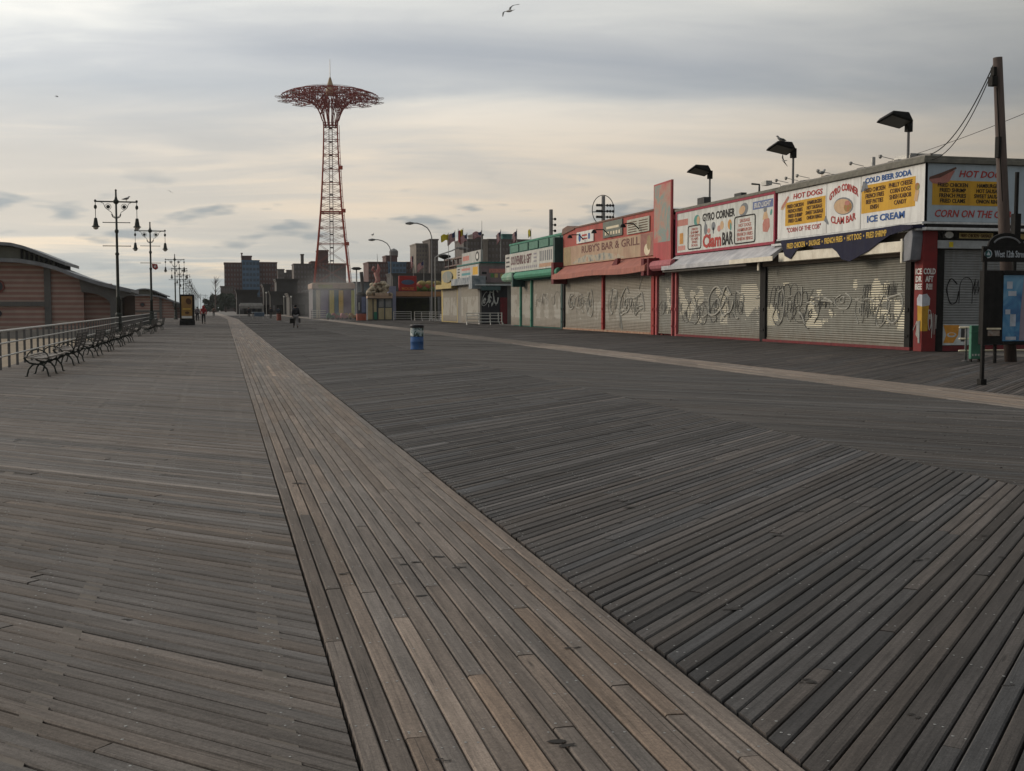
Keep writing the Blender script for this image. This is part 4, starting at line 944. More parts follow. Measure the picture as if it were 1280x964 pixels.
# ------------------------------------------------------------------ gulls
GW = mat('gull_white', (.55, .55, .54), None, 8, bump=0); GG = mat('gull_grey_wing', (.13, .14, .14), None, 8, bump=0)
def perched(label, loc, rz, first=[None]):
    if first[0] is None:
        o = thing('gull', label, 'bird', (0, 0, 0), 0, 'gulls perched on lamps'); b = MB()
        b.tube([(-.24, 0, .1), (-.12, 0, .14), (.02, 0, .17), (.12, 0, .22), (.15, 0, .29), (.2, 0, .3), (.26, 0, .285)], [.01, .05, .08, .06, .042, .04, .008], 8); b.build('body', GW, o, smooth=True)
        for s_ in (-1, 1):
            b = MB(); b.tube([(.08, s_*.06, .19), (-.08, s_*.075, .16), (-.3, s_*.03, .12)], [.03, .05, .008], 6); b.build('wing', GG, o, smooth=True)
        b = MB(); b.tube([(.0, .03, .12), (.0, .03, 0)], .008, 4); b.build('leg', YEL, o); b = MB(); b.tube([(.0, -.03, .12), (.0, -.03, 0)], .008, 4); b.build('leg', YEL, o)
        first[0] = o
    else: o = copy_tree(first[0])
    o.location = loc; o.rotation_euler = (0, 0, rz); o['label'] = label; return o
def flying(label, loc, rz, roll, sc_=1., dihed=.25, first=[None]):
    if first[0] is None:
        o = thing('flying_gull', label, 'bird'); b = MB()
        b.tube([(-.26, 0, 0), (-.15, 0, .0), (0, 0, .01), (.14, 0, .02), (.22, 0, .03), (.3, 0, .02)], [.015, .045, .075, .06, .035, .006], 8)
        b.prism([(-.36, -.05), (-.2, -.02), (-.2, .02), (-.36, .05)], -.006, .006); b.build('body', GW, o, smooth=True)
        for s_ in (-1, 1):
            b = MB(); sec = [(.03, 0, .15, .0), (.1, .3, .17, .12), (.05, .45, .14, .13), (-.12, .78, .06, .02)]
            vs = []
            for x, y, c_, z in sec: vs += [(x+c_/2, s_*y, z), (x-c_/2, s_*y, z-.01), (x-c_*.1, s_*y, z+.022)]
            b.add(vs, [(3*i+j, 3*i+(j+1) % 3, 3*i+3+(j+1) % 3, 3*i+3+j) for i in range(3) for j in range(3)]+[(0, 2, 1), (9, 10, 11)]); b.build('wing', GG, o)
        first[0] = o
    else: o = copy_tree(first[0])
    o.location = loc; o.rotation_euler = (roll, 0, rz); o.scale = (sc_,)*3; o['label'] = label; return o
flx, flz = onY(637, 14, 60)
flying('grey gull gliding high at the top of the sky above the clouds', (flx, 60, flz), PI*.5+.55, -.6, .95)
a_, b_ = onY(71, 121, 120); flying('tiny distant gull high above the beach pavilion', (a_, 120, b_), .4, .3, .55)
a_, b_ = onY(213, 240, 110); flying('tiny distant gull between the second and third lamp posts in the sky', (a_, 110, b_), 1.2, .5, .4)
a_, b_ = onY(980, 201, 50); flying('gull flapping just below the second rooftop floodlight head', (a_, 50, b_), 2.2, .8, .45)
a_, b_ = onX(1033, 219, 25.2); perched('small gull on the roof edge behind the arched corner lettering', (25.0, a_, 7.22), .5)
a_, b_ = onX(978, 180, 24.9)
perched('gull perched on the head of the middle rooftop floodlight', (24.95, Y2, Z2+.42), 3.3)

# ------------------------------------------------------------------ utility pole, wires
pt = onY(1247, 72, 30); pb_ = onY(1266, 440, 30)
up = thing('utility_pole', 'tall weathered timber utility pole leaning slightly beside the corner stand', 'utility pole')
mb = MB(); mb.tube([(pb_[0], 30, -.7), ((pt[0]+pb_[0])/2-.02, 30, 4), (pt[0], 30, pt[1])], [.175, .165, .13], 14); mb.build('pole', POLEW, up, smooth=True)
mb = MB(); mb.box(pt[0]-.22, pt[0]-.12, 29.85, 30., pt[1]-.55, pt[1]-.3); mb.box(pt[0]-.3, pt[0]-.12, 29.8, 30., pt[1]-.85, pt[1]-.58); mb.box(pt[0]-.01, pt[0]+.08, 29.83, 30, pt[1]-2.9, pt[1]-2.3); mb.builds('bracket_box', BLACK, up)
mb = MB(); mb.tube([(pt[0]-.15+(pb_[0]-pt[0])*d/pt[1], 29.9, pt[1]-d) for d in (.9, 2.4, 3.4, 5.)], .02, 5); mb.build('conduit', BLACK, up)
mb = MB(); q = onY(1273, 215, 30.2); q2 = onY(1270, 300, 30.2); mb.tube([(q[0], 30.25, q[1]), (q2[0], 30.25, 1.)], .06, 8); mb.box(q2[0]-.12, q2[0]+.08, 30.1, 30.3, 3.3, 4.4); mb.build('side_conduit', BLACK, up)
def cable(p0, p1, sag, r, name, label, n=24):
    p0 = Vector(p0); p1 = Vector(p1); b = MB()
    b.tube([p0.lerp(p1, i/n)-Vector((0, 0, sag*4*(i/n)*(1-i/n))) for i in range(n+1)], r, 5); o = b.build(name, BLACK); return tag(o, label, 'cable')
c1 = onX(1146, 196, 26)
cable((pt[0]-.1, 30, pt[1]-.15), (26, c1[0], 7.5), .85, .018, 'service_cable', 'upper of the twin slack cables from the utility pole top to the stand roof')
cable((pt[0]-.1, 30, pt[1]-.25), (26, c1[0], 7.45), 1.05, .015, 'service_cable', 'lower of the twin slack cables from the utility pole top to the stand roof')
a_ = onY(1290, 138, 45); b_ = onY(1000, 226, 80)
cable((a_[0], 45, a_[1]), (b_[0], 80, b_[1]), .5, .014, 'overhead_wire', 'faint thin overhead wire crossing the sky behind the corner stand')

# ------------------------------------------------------------------ street name sign
sx, sy = 15.33, 21.1
ss = thing('street_sign', 'black arched street name sign on a dark post in front of the poster case', 'street sign')
fs = EAST(sy)
zz0 = onY(1228, 327, sy)[1]; zz1 = onY(1225, 304, sy)[1]-.06
mb = MB(); mb.box(sx-.034, sx+.034, sy-.034, sy+.034, 0, zz1-.02); mb.box(sx-.07, sx+.07, sy-.07, sy+.07, 0, .12); mb.build('post', BLACK, ss, bevel=.008)
mb = MB(); xa, xb = sx-.07, sx+1.05
mb.box(xa, xb, zz0, zz1, -.03, .03, fs)
mb.ell((xa+xb)/2, zz1-.02, .44, .3, -.026, .026, fs, seg=30)
bd = mb.build('sign_board', BLACK, ss, bevel=.006)
cxs = (xa+xb)/2
mb = MB(); mb.tube([fs.p(cxs+.33*math.cos(t), zz1+.0+.19*math.sin(t), .03) for t in [PI*(.12+.76*i/16) for i in range(17)]], .02, 6); mb.build('arch_trim', mat('pale_grey_trim', (.2, .21, .22), None, 4), bd)
text('West 12th Street', cxs+.09, (zz0+zz1)/2, .76, .14, mat('cool_white_ink', (.5, .55, .6), None, 5, bump=0), fs, bd, .031, bold=.0)
mb = MB(); c0 = xa+.12; zm = (zz0+zz1)/2; mb.ell(c0, zm, .09, .09, .03, .034, fs, 0); mb.ell(c0, zm, .07, .07, .034, .037, fs, 1); mb.prism([(c0-.045, zm-.03), (c0+.045, zm-.03), (c0, zm+.05)], .037, .04, fs, 0); mb.build('leaf_emblem', [MATS['cool_white_ink'], mat('emblem_green', (.03, .12, .12), None, 5)], bd)

# ------------------------------------------------------------------ bus-shelter style poster case + railing + green box
pc_ = thing('poster_case', 'large black free standing poster case with a blue advertisement behind the street sign', 'poster case')
Yp = 29.2; fpz = EAST(Yp); xo = lambda x, y=400: onY(x, y, Yp)[0]; zo_ = lambda x, y: onY(x, y, Yp)[1]
z0_, z1_ = zo_(1240, 431), zo_(1240, 338)
mb = MB(); mb.box(xo(1230), xo(1253), z0_, z1_, -.25, 0, fpz); mb.box(xo(1253), xo(1300), z1_-.12, z1_, -.25, .05, fpz); mb.box(xo(1253), xo(1300), z0_, z0_+.08, -.25, .05, fpz); mb.box(xo(1300), xo(1312), z0_, z1_, -.25, .02, fpz)  # solid black left panel stands in for the dark opening beside the poster
mb.box(xo(1253), xo(1300), z0_, z1_, -.25, -.03, fpz)
mb.build('case', BLACK, pc_, bevel=.01)
mb = MB(); mb.box(xo(1233.5), xo(1250), zo_(1240, 412), zo_(1240, 410), 0, .06, fpz); mb.build('rail_stand_in', mat('pale_cream_rail', (.75, .68, .5), None, 5, rough=.4), pc_)  # added strip standing in for the rail seen through the dark opening
mb = MB(); mb.box(xo(1235), xo(1249.5), zo_(1240, 420), zo_(1240, 413), .001, .02, fpz); mb.build('small_notice', mat('brown_grey_notice', (.2, .12, .08), (.35, .33, .3), 6), pc_)
for x_ in (1248, 1290):
    mb = MB(); mb.tube([(xo(x_), Yp+.12, 0), (xo(x_), Yp+.12, z0_)], .05, 8); mb.build('leg', BLACK, pc_)
def posterm():
    m, nt_, b = nt_new('blue_water_poster')
    tc_ = N(nt_, 'ShaderNodeTexCoord'); n = N(nt_, 'ShaderNodeTexNoise', Scale=1.6, Detail=3., Distortion=1.); nt_.links.new(tc_.outputs['Object'], n.inputs[0])
    c = ramp(nt_, n.outputs[0], [(.3, (.02, .08, .22)), (.5, (.05, .2, .38)), (.7, (.15, .34, .5))])
    nt_.links.new(c, b.inputs[0]); b.inputs['Roughness'].default_value = .25; return m
mb = MB(); mb.box(xo(1254), xo(1299), z0_+.1, z1_-.13, -.028, -.02, fpz); po = mb.build('poster', posterm(), pc_)
mb = MB()
for (x0_, x1_, y0_, y1_) in ((1258, 1265, 361, 352), (1260, 1270, 370, 364), (1257, 1263, 393, 387), (1263, 1270, 408, 393), (1258, 1271, 425, 421)): mb.box(xo(x0_), xo(x1_), zo_(1262, y0_), zo_(1262, y1_), -.019, -.014, fpz, 0)
mb.prism([(xo(1275), z0_+.12), (xo(1299), z0_+.12), (xo(1299), z1_-.15), (xo(1279), z1_-.15), (xo(1276), 1.5)], -.019, -.015, fpz, 1)
mb.builds('poster_figure', [mat('pale_poster_print', (.5, .55, .62), None, 4), mat('mauve_poster_print', (.35, .3, .36), None, 2)], po)
rl = thing('pipe_railing', 'low pale pipe railing beside the poster case and the green box', 'railing')
Yr = 30.6; xr_ = lambda x, y=420: onY(x, y, Yr)[0]; zr_ = lambda x, y: onY(x, y, Yr)[1]
for y_ in (409.5, 423.5, 438.5):
    z = zr_(1210, y_); b = MB(); b.tube([(xr_(1199), Yr, z), (xr_(1330), Yr, z)], .028, 8); b.build('rail', mat('pale_cream_rail', (.75, .68, .5), None, 5, rough=.4), rl, smooth=True)
for x_ in (1207.5, 1265, 1322):
    b = MB(); b.tube([(xr_(x_), Yr, 0), (xr_(x_), Yr, zr_(1210, 409.5))], .035, 8); b.lathe([(.09, 0), (.09, .015), (.04, .03)], 8, (xr_(x_), Yr, 0)); b.build('post', RAILD, rl, smooth=True)
gb = thing('green_box', 'green mesh litter box by the pipe railing behind the street sign post', 'litter box')
Yg = 30.2; x0g, x1g = onY(1214, 430, Yg)[0], onY(1227, 430, Yg)[0]
mb = MB(); mb.box(x0g, x1g, Yg, Yg+.12, .08, 1.08); mb.box(x0g-.01, x1g+.01, Yg-.01, Yg+.13, .85, .9); mb.build('body', mat('kelly_green', (.09, .28, .19), None, 3), gb, bevel=.02)
mb = MB()
for i in range(3): mb.cbox(x0g+.06+i*.1, Yg-.005, .2, .05, .01, .06)
mb.builds('white_marks', TXWHT, gb)
for x_ in (x0g+.04, x1g-.04):
    b = MB(); b.box(x_-.02, x_+.02, Yg+.02, Yg+.1, 0, .08); b.build('foot', BLACK, gb)

# ------------------------------------------------------------------ litter drum
dr = thing('litter_drum', 'blue litter drum with a painted black and white upper half and a dark liner', 'litter bin', (7.2, 44.3, 0))
mb = MB(); mb.lathe([(.26, 0), (.265, .02), (.25, .04), (.25, .28), (.262, .3), (.25, .32), (.25, .5)], 24); mb.build('drum', mat('worn_blue_paint', (.02, .09, .27), (.06, .12, .24), 6), dr, smooth=True)
def drumart():
    m, nt_, b = nt_new('painted_drum_band')
    tc_ = N(nt_, 'ShaderNodeTexCoord'); n = N(nt_, 'ShaderNodeTexNoise', Scale=5., Detail=2., Distortion=.8); nt_.links.new(tc_.outputs['Object'], n.inputs[0])
    c = ramp(nt_, n.outputs[0], [(.4, (.02, .03, .03)), (.48, (.04, .09, .07)), (.54, (.3, .38, .4)), (.66, (.5, .52, .5))])
    nt_.links.new(c, b.inputs[0]); b.inputs['Roughness'].default_value = .6; return m
mb = MB(); mb.lathe([(.252, .5), (.262, .53), (.254, .56), (.254, .86), (.27, .9), (.255, .9), (.22, .87)], 24); mb.build('painted_band', drumart(), dr, smooth=True)
mb = MB(); mb.lathe([(.272, .84), (.278, .92), (.26, .955), (.2, .94), (.1, .96), (.01, .93)], 18); mb.build('bin_liner', mat('black_liner', (.02, .02, .025), None, 9, rough=.35, bump=.6), dr)

# ------------------------------------------------------------------ benches
def make_bench(back=True):
    r = thing('park_bench', 'x', 'bench', group='iron framed benches along the seaward railing')
    L = 2.5
    for k in range(3):
        y = k*L/2
        b = MB()
        for s_, x1_ in ((-1, -.24), (1, .24)):
            b.tube([(0+s_*.03, y, .30), (s_*.12, y, .27), (s_*.2, y, .17), (x1_, y, .0), (x1_+s_*.04, y, 0.005)], [.024, .024, .022, .02, .024], 6)
        b.tube([(-.3, y, .44), (-.27, y, .4), (-.18, y, .32), (-.02, y, .285), (.12, y, .31), (.24, y, .38), (.26, y, .42)], .022, 6)
        if back: b.tube([(.2, y, .38), (.27, y, .5), (.32, y, .7), (.36, y, .88)], .022, 6)
        b.build('end_frame', IRON, r, smooth=True)
        if (k != 1) or back:
            b = MB(); cx_, cz_ = .0, .42
            b.tube([(cx_+.24*math.cos(t)-(0 if back else 0), y, cz_+.21*math.sin(t)) for t in [PI*(.02+.96*i/12) for i in range(13)]], .016, 6)
            b.build('armrest', IRON, r, smooth=True)
    b = MB()
    for i, (x, z) in enumerate([(-.3, .455), (-.21, .425), (-.12, .41), (-.03, .405), (.06, .405), (.15, .42)]): b.box(x, x+.078, -.08, L+.08, z, z+.03)
    if not back: b.box(.24, .31, -.08, L+.08, .45, .48)
    b.build('seat', SLATW, r, bevel=.006)
    if back:
        b = MB()
        for i in range(5):
            z = .5+i*.085; x = .27+(z-.5)*.22; b.box(x, x+.025, -.08, L+.08, z, z+.06)
        b.build('backrest', SEAT_DK, r, bevel=.005)
    return r
b0 = make_bench(False); b0.location = (-4.24, 28.9, 0); b0.rotation_euler = (0, 0, .0)
b0['label'] = 'nearest iron bench at the railing, without a backrest'
bp_ = make_bench(True)
ords = ['second', 'third', 'fourth', 'fifth', 'sixth', 'seventh', 'eighth', 'ninth', 'tenth']
for i, (y, x) in enumerate([(34.3, -4.33), (39.6, -4.36), (44.7, -4.36), (50.3, -4.4), (56., -4.5), (68., -4.9), (74, -4.6), (80, -4.7), (86.5, -4.6)]):
    place_copy(bp_, i == 0, (x, y, 0), random.uniform(-.02, .02), ords[i]+' iron bench counted from the near end of the row, backed by wooden slats')

# ------------------------------------------------------------------ seaward railing
rg = thing('seaward_railing', 'long grey three rail metal railing behind the benches on the beach side', 'railing')
for z, r_ in ((1.0, .034), (.68, .024), (.34, .024)):
    b = MB(); b.tube([(rail_x(y), y, z) for y in range(20, 150, 5)], r_, 8); b.build('rail', RAILM, rg, smooth=True)
y = 22.
pm = None
while y < 148:
    if pm is None:
        b = MB(); b.box(-.03, .03, -.03, .03, -.3, .98); pm = b.build('rail_post', RAILD, rg); o = pm
    else: o = pm.copy(); COL.objects.link(o)
    o.location = (rail_x(y)-.02, y, 0); y += 1.45

# ------------------------------------------------------------------ lamp posts
def make_lamp():
    r = thing('lamp_post', 'x', 'lamp post', group='twin armed ornamental lamp posts along the boardwalk')
    b = MB(); b.lathe([(.3, 0), (.3, .12), (.24, .18), (.22, .55), (.26, .62), (.2, .7), (.17, 1.1), (.2, 1.18), (.14, 1.3)], 12); b.build('base', IRON, r, smooth=False)
    b = MB(); b.lathe([(.12, 1.3), (.11, 2.2), (.15, 2.25), (.1, 2.35), (.09, 4.9), (.14, 5.), (.08, 5.1), (.075, 6.3), (.12, 6.36), (.12, 6.5), (.07, 6.55), (.06, 8.1)], 12); b.build('pole', IRON, r, smooth=True)
    b = MB(); b.lathe([(.06, 8.1), (.16, 8.2), (.2, 8.3), (.1, 8.42), (.06, 8.6), (.05, 8.95), (.075, 9.0), (.01, 9.06)], 10); b.build('finial', IRON, r, smooth=True)
    b = MB(); b.tube([(-1.3, 0, 8.27), (1.3, 0, 8.27)], .045, 8)
    for s_ in (-1, 1): b.sphere((s_*1.24, 0, 8.32), .075)
    b.build('crossarm', IRON, r, smooth=True)
    for z, l_ in ((6.97, .8), (5.5, .82)):
        b = MB(); b.tube([(-l_, 0, z), (l_, 0, z)], .028, 6); b.sphere((-l_, 0, z), .035); b.sphere((l_, 0, z), .035); b.build('banner_bar', IRON, r)
    for s_ in (-1, 1):
        b = MB()
        b.tube([(s_*(.48+.19*math.cos(t)*(1-t*.02)), 0, 7.95+.19*math.sin(t)*(1-t*.02)) for t in [i*.35 for i in range(19)]], .016, 5)
        b.sphere((s_*.48, 0, 7.95), .12)
        b.tube([(s_*.95, 0, 8.25), (s_*.75, 0, 8.15), (s_*.66, 0, 7.9), (s_*.45, 0, 7.72), (s_*.3, 0, 7.62), (s_*.2, 0, 7.4), (s_*.06, 0, 7.3)], .018, 5)
        b.tube([(s_*.28, 0, 7.5), (s_*.22, 0, 7.33), (s_*.06, 0, 7.24)], .03, 5)
        b.build('scroll_bracket', IRON, r)
        b = MB(); b.lathe([(.04, 7.25), (.09, 7.23), (.16, 6.78), (.24, 6.72), (.24, 6.68)][::-1], 10, (s_*1.24, 0, 0)); b.tube([(s_*1.24, 0, 8.27), (s_*1.24, 0, 7.2)], .022, 6); b.sphere((s_*1.24, 0, 7.93), .095, sz=1.5)
        la = b.build('lantern', IRON, r, smooth=False)
        b = MB(); b.sphere((s_*1.24, 0, 6.66), .17, sz=.9); b.build('globe', mat('clouded_glass', (.5, .48, .44), None, 5, rough=.2), la, smooth=True)
    return r
lp = make_lamp()
LAMPS = [(148, 77.5), (189.5, 106), (219.5, 168), (225, 206), (230, 246), (233, 286), (235.5, 326), (238, 366), (240, 408), (241.5, 450), (243.3, 495), (244.6, 540), (246, 590), (247.2, 650), (248, 720)]
names_ = ['nearest', 'second', 'third', 'fourth', 'fifth', 'sixth', 'seventh', 'eighth', 'ninth', 'tenth', 'eleventh', 'twelfth', 'thirteenth', 'fourteenth', 'farthest']
LX = {}
for i, (px_, Y_) in enumerate(LAMPS):
    X_ = onY(px_, 385, Y_)[0]; LX[i] = X_
    place_copy(lp, i == 0, (X_, Y_, 0), .0, names_[i]+' lamp post of the row beside the railing'+(', with a red pennant' if i == 1 else ''))
for i, (px_, Y_, lb) in enumerate([(251, 620, 'left one of two small lamp posts at the far end right of the row'), (257, 640, 'right one of two small lamp posts at the far end above the red jacket')]):
    place_copy(lp, False, (onY(px_, 385, Y_)[0], Y_, 0), 0, lb)
b = MB(); fx = LX[1]; b.prism([(.1, 5.45), (.55, 5.4), (.62, 5.05), (.42, 4.9), (.25, 4.98), (.12, 5.1)], -.01, .01, Fr((fx, 106, 0), (1, 0, 0), (0, 0, 1), (0, -1, 0)))
b.ell(.36, 5.2, .1, .1, .012, .016, Fr((fx, 106, 0), (1, 0, 0), (0, 0, 1), (0, -1, 0)), 1)
tag(b.build('pennant', [RED, TXWHT]), 'small red pennant hanging from the second lamp post', 'pennant')
perched('gull on the right arm of the nearest lamp post', (LX[0]+.62, 77.5, 8.31), .3)['label'] = 'gull on the right arm of the nearest lamp post'

# ------------------------------------------------------------------ beach pavilions
PINKB = None
def stripe_mat():
    m, nt_, b = nt_new('striped_pink_block')
    tc_ = N(nt_, 'ShaderNodeTexCoord'); sx_ = N(nt_, 'ShaderNodeSeparateXYZ'); nt_.links.new(tc_.outputs['Object'], sx_.inputs[0])
    fr_ = math_(nt_, 'FRACT', math_(nt_, 'DIVIDE', sx_.outputs[2], .46))
    st = math_(nt_, 'GREATER_THAN', fr_, .55)
    n = N(nt_, 'ShaderNodeTexNoise', Scale=1.2, Detail=5.); nt_.links.new(tc_.outputs['Object'], n.inputs[0])
    c = mixc(nt_, st, (.29, .165, .14), (.36, .29, .25))
    c = mixc(nt_, ramp(nt_, n.outputs[0], [(.3, .25), (.7, 0.)]), c, (.12, .08, .07))
    nt_.links.new(c, b.inputs[0]); b.inputs['Roughness'].default_value = .85; return m
STR = stripe_mat()
GFR = mat('grey_frame_paint', (.135, .135, .13), (.1, .1, .1), 1.5)
def pavilion(label, Y0, depth, xc, s, zb=-.8, half=10.7):
    r = thing('beach_pavilion', label, 'pavilion', group=None)
    fr = Fr((xc, Y0, zb), (1, 0, 0), (0, 0, 1), (0, -1, 0))
    # lower roof profile: gentle reverse curve, half width to the eave
    low = [(0, 6.75), (1.5, 6.7), (3, 6.45), (4.5, 6.05), (6.2, 5.35), (8, 4.75), (9.6, 4.35), (half, 4.1)]
    up = [(0, 8.15), (.8, 8.1), (1.8, 7.85), (3.0, 7.35), (4.2, 6.85), (5.2, 6.45)]
    def ev(P_, x):
        for (a, b_), (c, d) in zip(P_, P_[1:]):
            if x <= c: return b_+(d-b_)*(x-a)/(c-a)
        return P_[-1][1]
    def sm(P_, n=24):
        xm_ = P_[-1][0]; return [(xm_*i/n, ev(P_, xm_*i/n)) for i in range(n+1)]
    for nm, P_, t, over in (('roof', low, .34, .7), ('upper_roof', up, .28, .5)):
        Q = sm(P_); Q = [(-a*s, b_*s) for a, b_ in Q[::-1]]+[(a*s, b_*s) for a, b_ in Q[1:]]
        b = MB(); k = len(Q); vs = []
        for n_ in (over*s, -depth):
            vs += [fr.p(a, z, n_) for a, z in Q]+[fr.p(a, z-t*s, n_) for a, z in Q]
        fs_ = []
        for i in range(k-1):
            fs_ += [(i, i+1, 2*k+i+1, 2*k+i), (k+i, 3*k+i, 3*k+i+1, k+i+1), (i, k+i, k+i+1, i+1), (2*k+i, 2*k+i+1, 3*k+i+1, 3*k+i)]
        fs_ += [(0, 2*k, 3*k, k), (k-1, 2*k-1, 4*k-1, 3*k-1)]
        b.add(vs, fs_); b.build(nm, ROOFG, r)
    # clerestory with louvres
    Q = [(-4.5, ev(low, 4.5)-.12), (-4.5, 6.4)]+[(x, ev(up, abs(x))-.3) for x in (-3.6, -3, -1.5, 0, 1.5, 3, 3.6)]+[(4.5, 6.4)]+[(x, ev(low, abs(x))-.12) for x in (4.5, 3, 1.5, 0, -1.5, -3)]
    b = MB(); b.prism([(a*s, z*s) for a, z in Q], -depth+.6, -.1, fr); b.build('clerestory', mat('olive_grey_infill', (.15, .15, .12), None, 1), r)
    b = MB()
    for sg in (-1, 1):
        for i in range(8):
            x = sg*(1.6+i*.4); zt = ev(up, abs(x))-.35; zb_ = ev(low, abs(x))+.05
            if zt > zb_+.1: b.box((x-.1)*s, (x+.1)*s, zb_*s, zt*s, -.08, .06, fr)
        b.box(sg*4.52*s-.02, sg*4.52*s+.02, 5.9*s, 6.4*s, -depth+1, -.3, fr)
    b.builds('louvre', BLACK, r)
    # gable wall between the outer piers
    wx = 6.6
    Q = [(-wx, 0)]+[(x, ev(low, abs(x))-.3) for x in [-wx+wx*2*i/16 for i in range(17)]]+[(wx, 0)]
    b = MB(); b.prism([(a*s, z*s) for a, z in Q], -depth+1, -.5, fr); b.build('gable_wall', STR, r)
    b = MB()
    for x in (-3.6, 3.6): b.box((x-.28)*s, (x+.28)*s, 0, (ev(low, abs(x))-.3)*s, -.5, -.3, fr)
    b.box(-3.32*s, 3.32*s, 2.55*s, 2.95*s, -.5, -.32, fr); b.build('frame_band', GFR, r)
    b = MB(); b.ell(-.55*s, 4.3*s, .6*s, .6*s, -.5, -.36, fr, 1, 24); b.ell(-.55*s, 4.3*s, .45*s, .45*s, -.36, -.34, fr, 0, 24); b.ell(-.55*s, 1.9*s, .3*s, .3*s, -.5, -.4, fr, 0); b.builds('round_window', [WIN, mat('red_surround', (.2, .07, .06), None, 3)], r)
    # porch arches on both long sides
    for sg in (-1, 1):
        X_a, X_b = 6.6, 10.1
        pts = [(X_b+.6, 3.75), (X_b+.45, 3.2)]
        b = MB()
        b.box((sg*9.2-.3)*s, (sg*9.2+.3)*s, 0, 2.9*s, -.5, .1, fr)
        arc1 = [(9.2-.3-2.4+2.4*math.cos(t), 2.6+1.2*math.sin(t)*1.) for t in [PI/2*i/8 for i in range(9)]]
        poly = [(9.2, 2.6)]+arc1+[(6.3, ev(low, 6.3)-.33), (9.2, ev(low, 9.2)-.33)]
        b.prism([(sg*a*s, z*s) for a, z in (poly if sg > 0 else poly[::-1])], -.45, .06, fr)
        arc2 = [(9.2+.3+1.5-1.5*math.cos(t), 2.6+.95*math.sin(t)) for t in [PI/2*i/8 for i in range(9)]]
        poly = [(9.2, 2.6)]+arc2+[(11., ev(low, 11)-.33), (9.2, ev(low, 9.2)-.33)]
        b.prism([(sg*a*s, z*s) for a, z in (poly[::-1] if sg > 0 else poly)], -.45, .06, fr)
        b.build('arched_pier', GFR, r)
        nb_ = max(2, int(depth/6))
        for k in range(1, nb_+1):
            b = MB(); b.box((sg*9.2-.3)*s, (sg*9.2+.3)*s, 0, 4.1*s, -depth*k/nb_, -depth*k/nb_+.6, fr); b.build('porch_pier', GFR, r)
    # window grille seen through the porch
    b = MB()
    for i in range(6): b.box((6.9+i*.3)*s, (6.95+i*.3)*s, .4*s, 2.8*s, -2.2, -2.1, fr)
    for i in range(5): b.box(6.7*s, 8.7*s, (.5+i*.5)*s, (.55+i*.5)*s, -2.2, -2.1, fr)
    b.build('window_grille', mat('pale_grille', (.25, .24, .21), None, 4), r)
    b = MB(); b.box(6.6*s, 8.95*s, 0, 4.6*s, -1.6, -1.4, fr); b.build('inner_wall', STR, r); b = MB(); b.box(9.4*s, 10.4*s, 0, 3.6*s, -depth+1, -depth+1.2, fr); b.build('porch_wall', mat('porch_wall', (.16, .12, .1), None, 1), r)
    return r
pavilion('big striped pink and grey beach pavilion with a curved two tier grey roof', 110, 10, -18.8, 1.)
pavilion('smaller looking striped beach pavilion standing beyond the second lamp post', 196, 10, -12.4, .68, -.8)
b = MB(); b.box(-40, -8.5, 98, 98.3, -.8, -.1); tag(b.build('low_wall', CONC), 'low pale concrete beach wall between the railing and the big pavilion', 'wall')

# ------------------------------------------------------------------ advertising kiosk
ak = thing('advertising_kiosk', 'upright black advertising panel with a yellow and orange poster on the boardwalk', 'advertising panel', (-3.6, 112, 0), .0)
kx0, kx1 = onY(225, 390, 112)[0]+3.6, onY(243, 390, 112)[0]+3.6
b = MB(); b.box(kx0, kx1, -.35, .35, 0, 2.85); b.box(kx0-.04, kx1+.04, -.4, .4, 0, .45); b.build('case', BLACK, ak, bevel=.03)
fk_ = Fr((0, -.35, 0), (1, 0, 0), (0, 0, 1), (0, -1, 0))
b = MB(); b.box(kx0+.14, kx1-.18, .62, 2.68, .001, .02, fk_); pp = b.build('poster', mat('amber_poster', (.34, .2, .06), (.26, .14, .05), 1.2), ak)
b = MB(); b.ell(kx0+.8, 2.2, .25, .3, .021, .024, fk_, 0, rot=.4); b.box(kx0+.25, kx1-.3, 1.45, 1.55, .021, .024, fk_, 1); b.ell(kx0+.65, 1.15, .2, .12, .021, .024, fk_, 0); b.box(kx0+.16, kx1-.2, .64, .85, .021, .024, fk_, 2); b.builds('poster_art', [TXBR, TXYEL, WHITE], pp)

# ------------------------------------------------------------------ people
def skinned(name, m, verts, edges, radii, parent, sub=1):
    me = bpy.data.meshes.new(name); me.from_pydata(verts, edges, [])
    o = bpy.data.objects.new(name, me); COL.objects.link(o)
    sk = o.modifiers.new('skin', 'SKIN'); 
    if not me.skin_vertices: 
        bpy.context.view_layer.objects.active = o
    for i, r_ in enumerate(radii):
        rr_ = r_ if isinstance(r_, tuple) else (r_, r_)
        me.skin_vertices[0].data[i].radius = rr_; me.skin_vertices[0].data[i].use_root = (i == 0)
    sb_ = o.modifiers.new('sub', 'SUBSURF'); sb_.levels = sub; sb_.render_levels = sub
    dg = bpy.context.evaluated_depsgraph_get(); dg.update()
    me2 = bpy.data.meshes.new_from_object(o.evaluated_get(dg)); o.modifiers.clear(); o.data = me2; me2.name = name
    me2.materials.clear(); me2.materials.append(m)
    me2.polygons.foreach_set('use_smooth', [True]*len(me2.polygons))
    o.parent = parent; return o
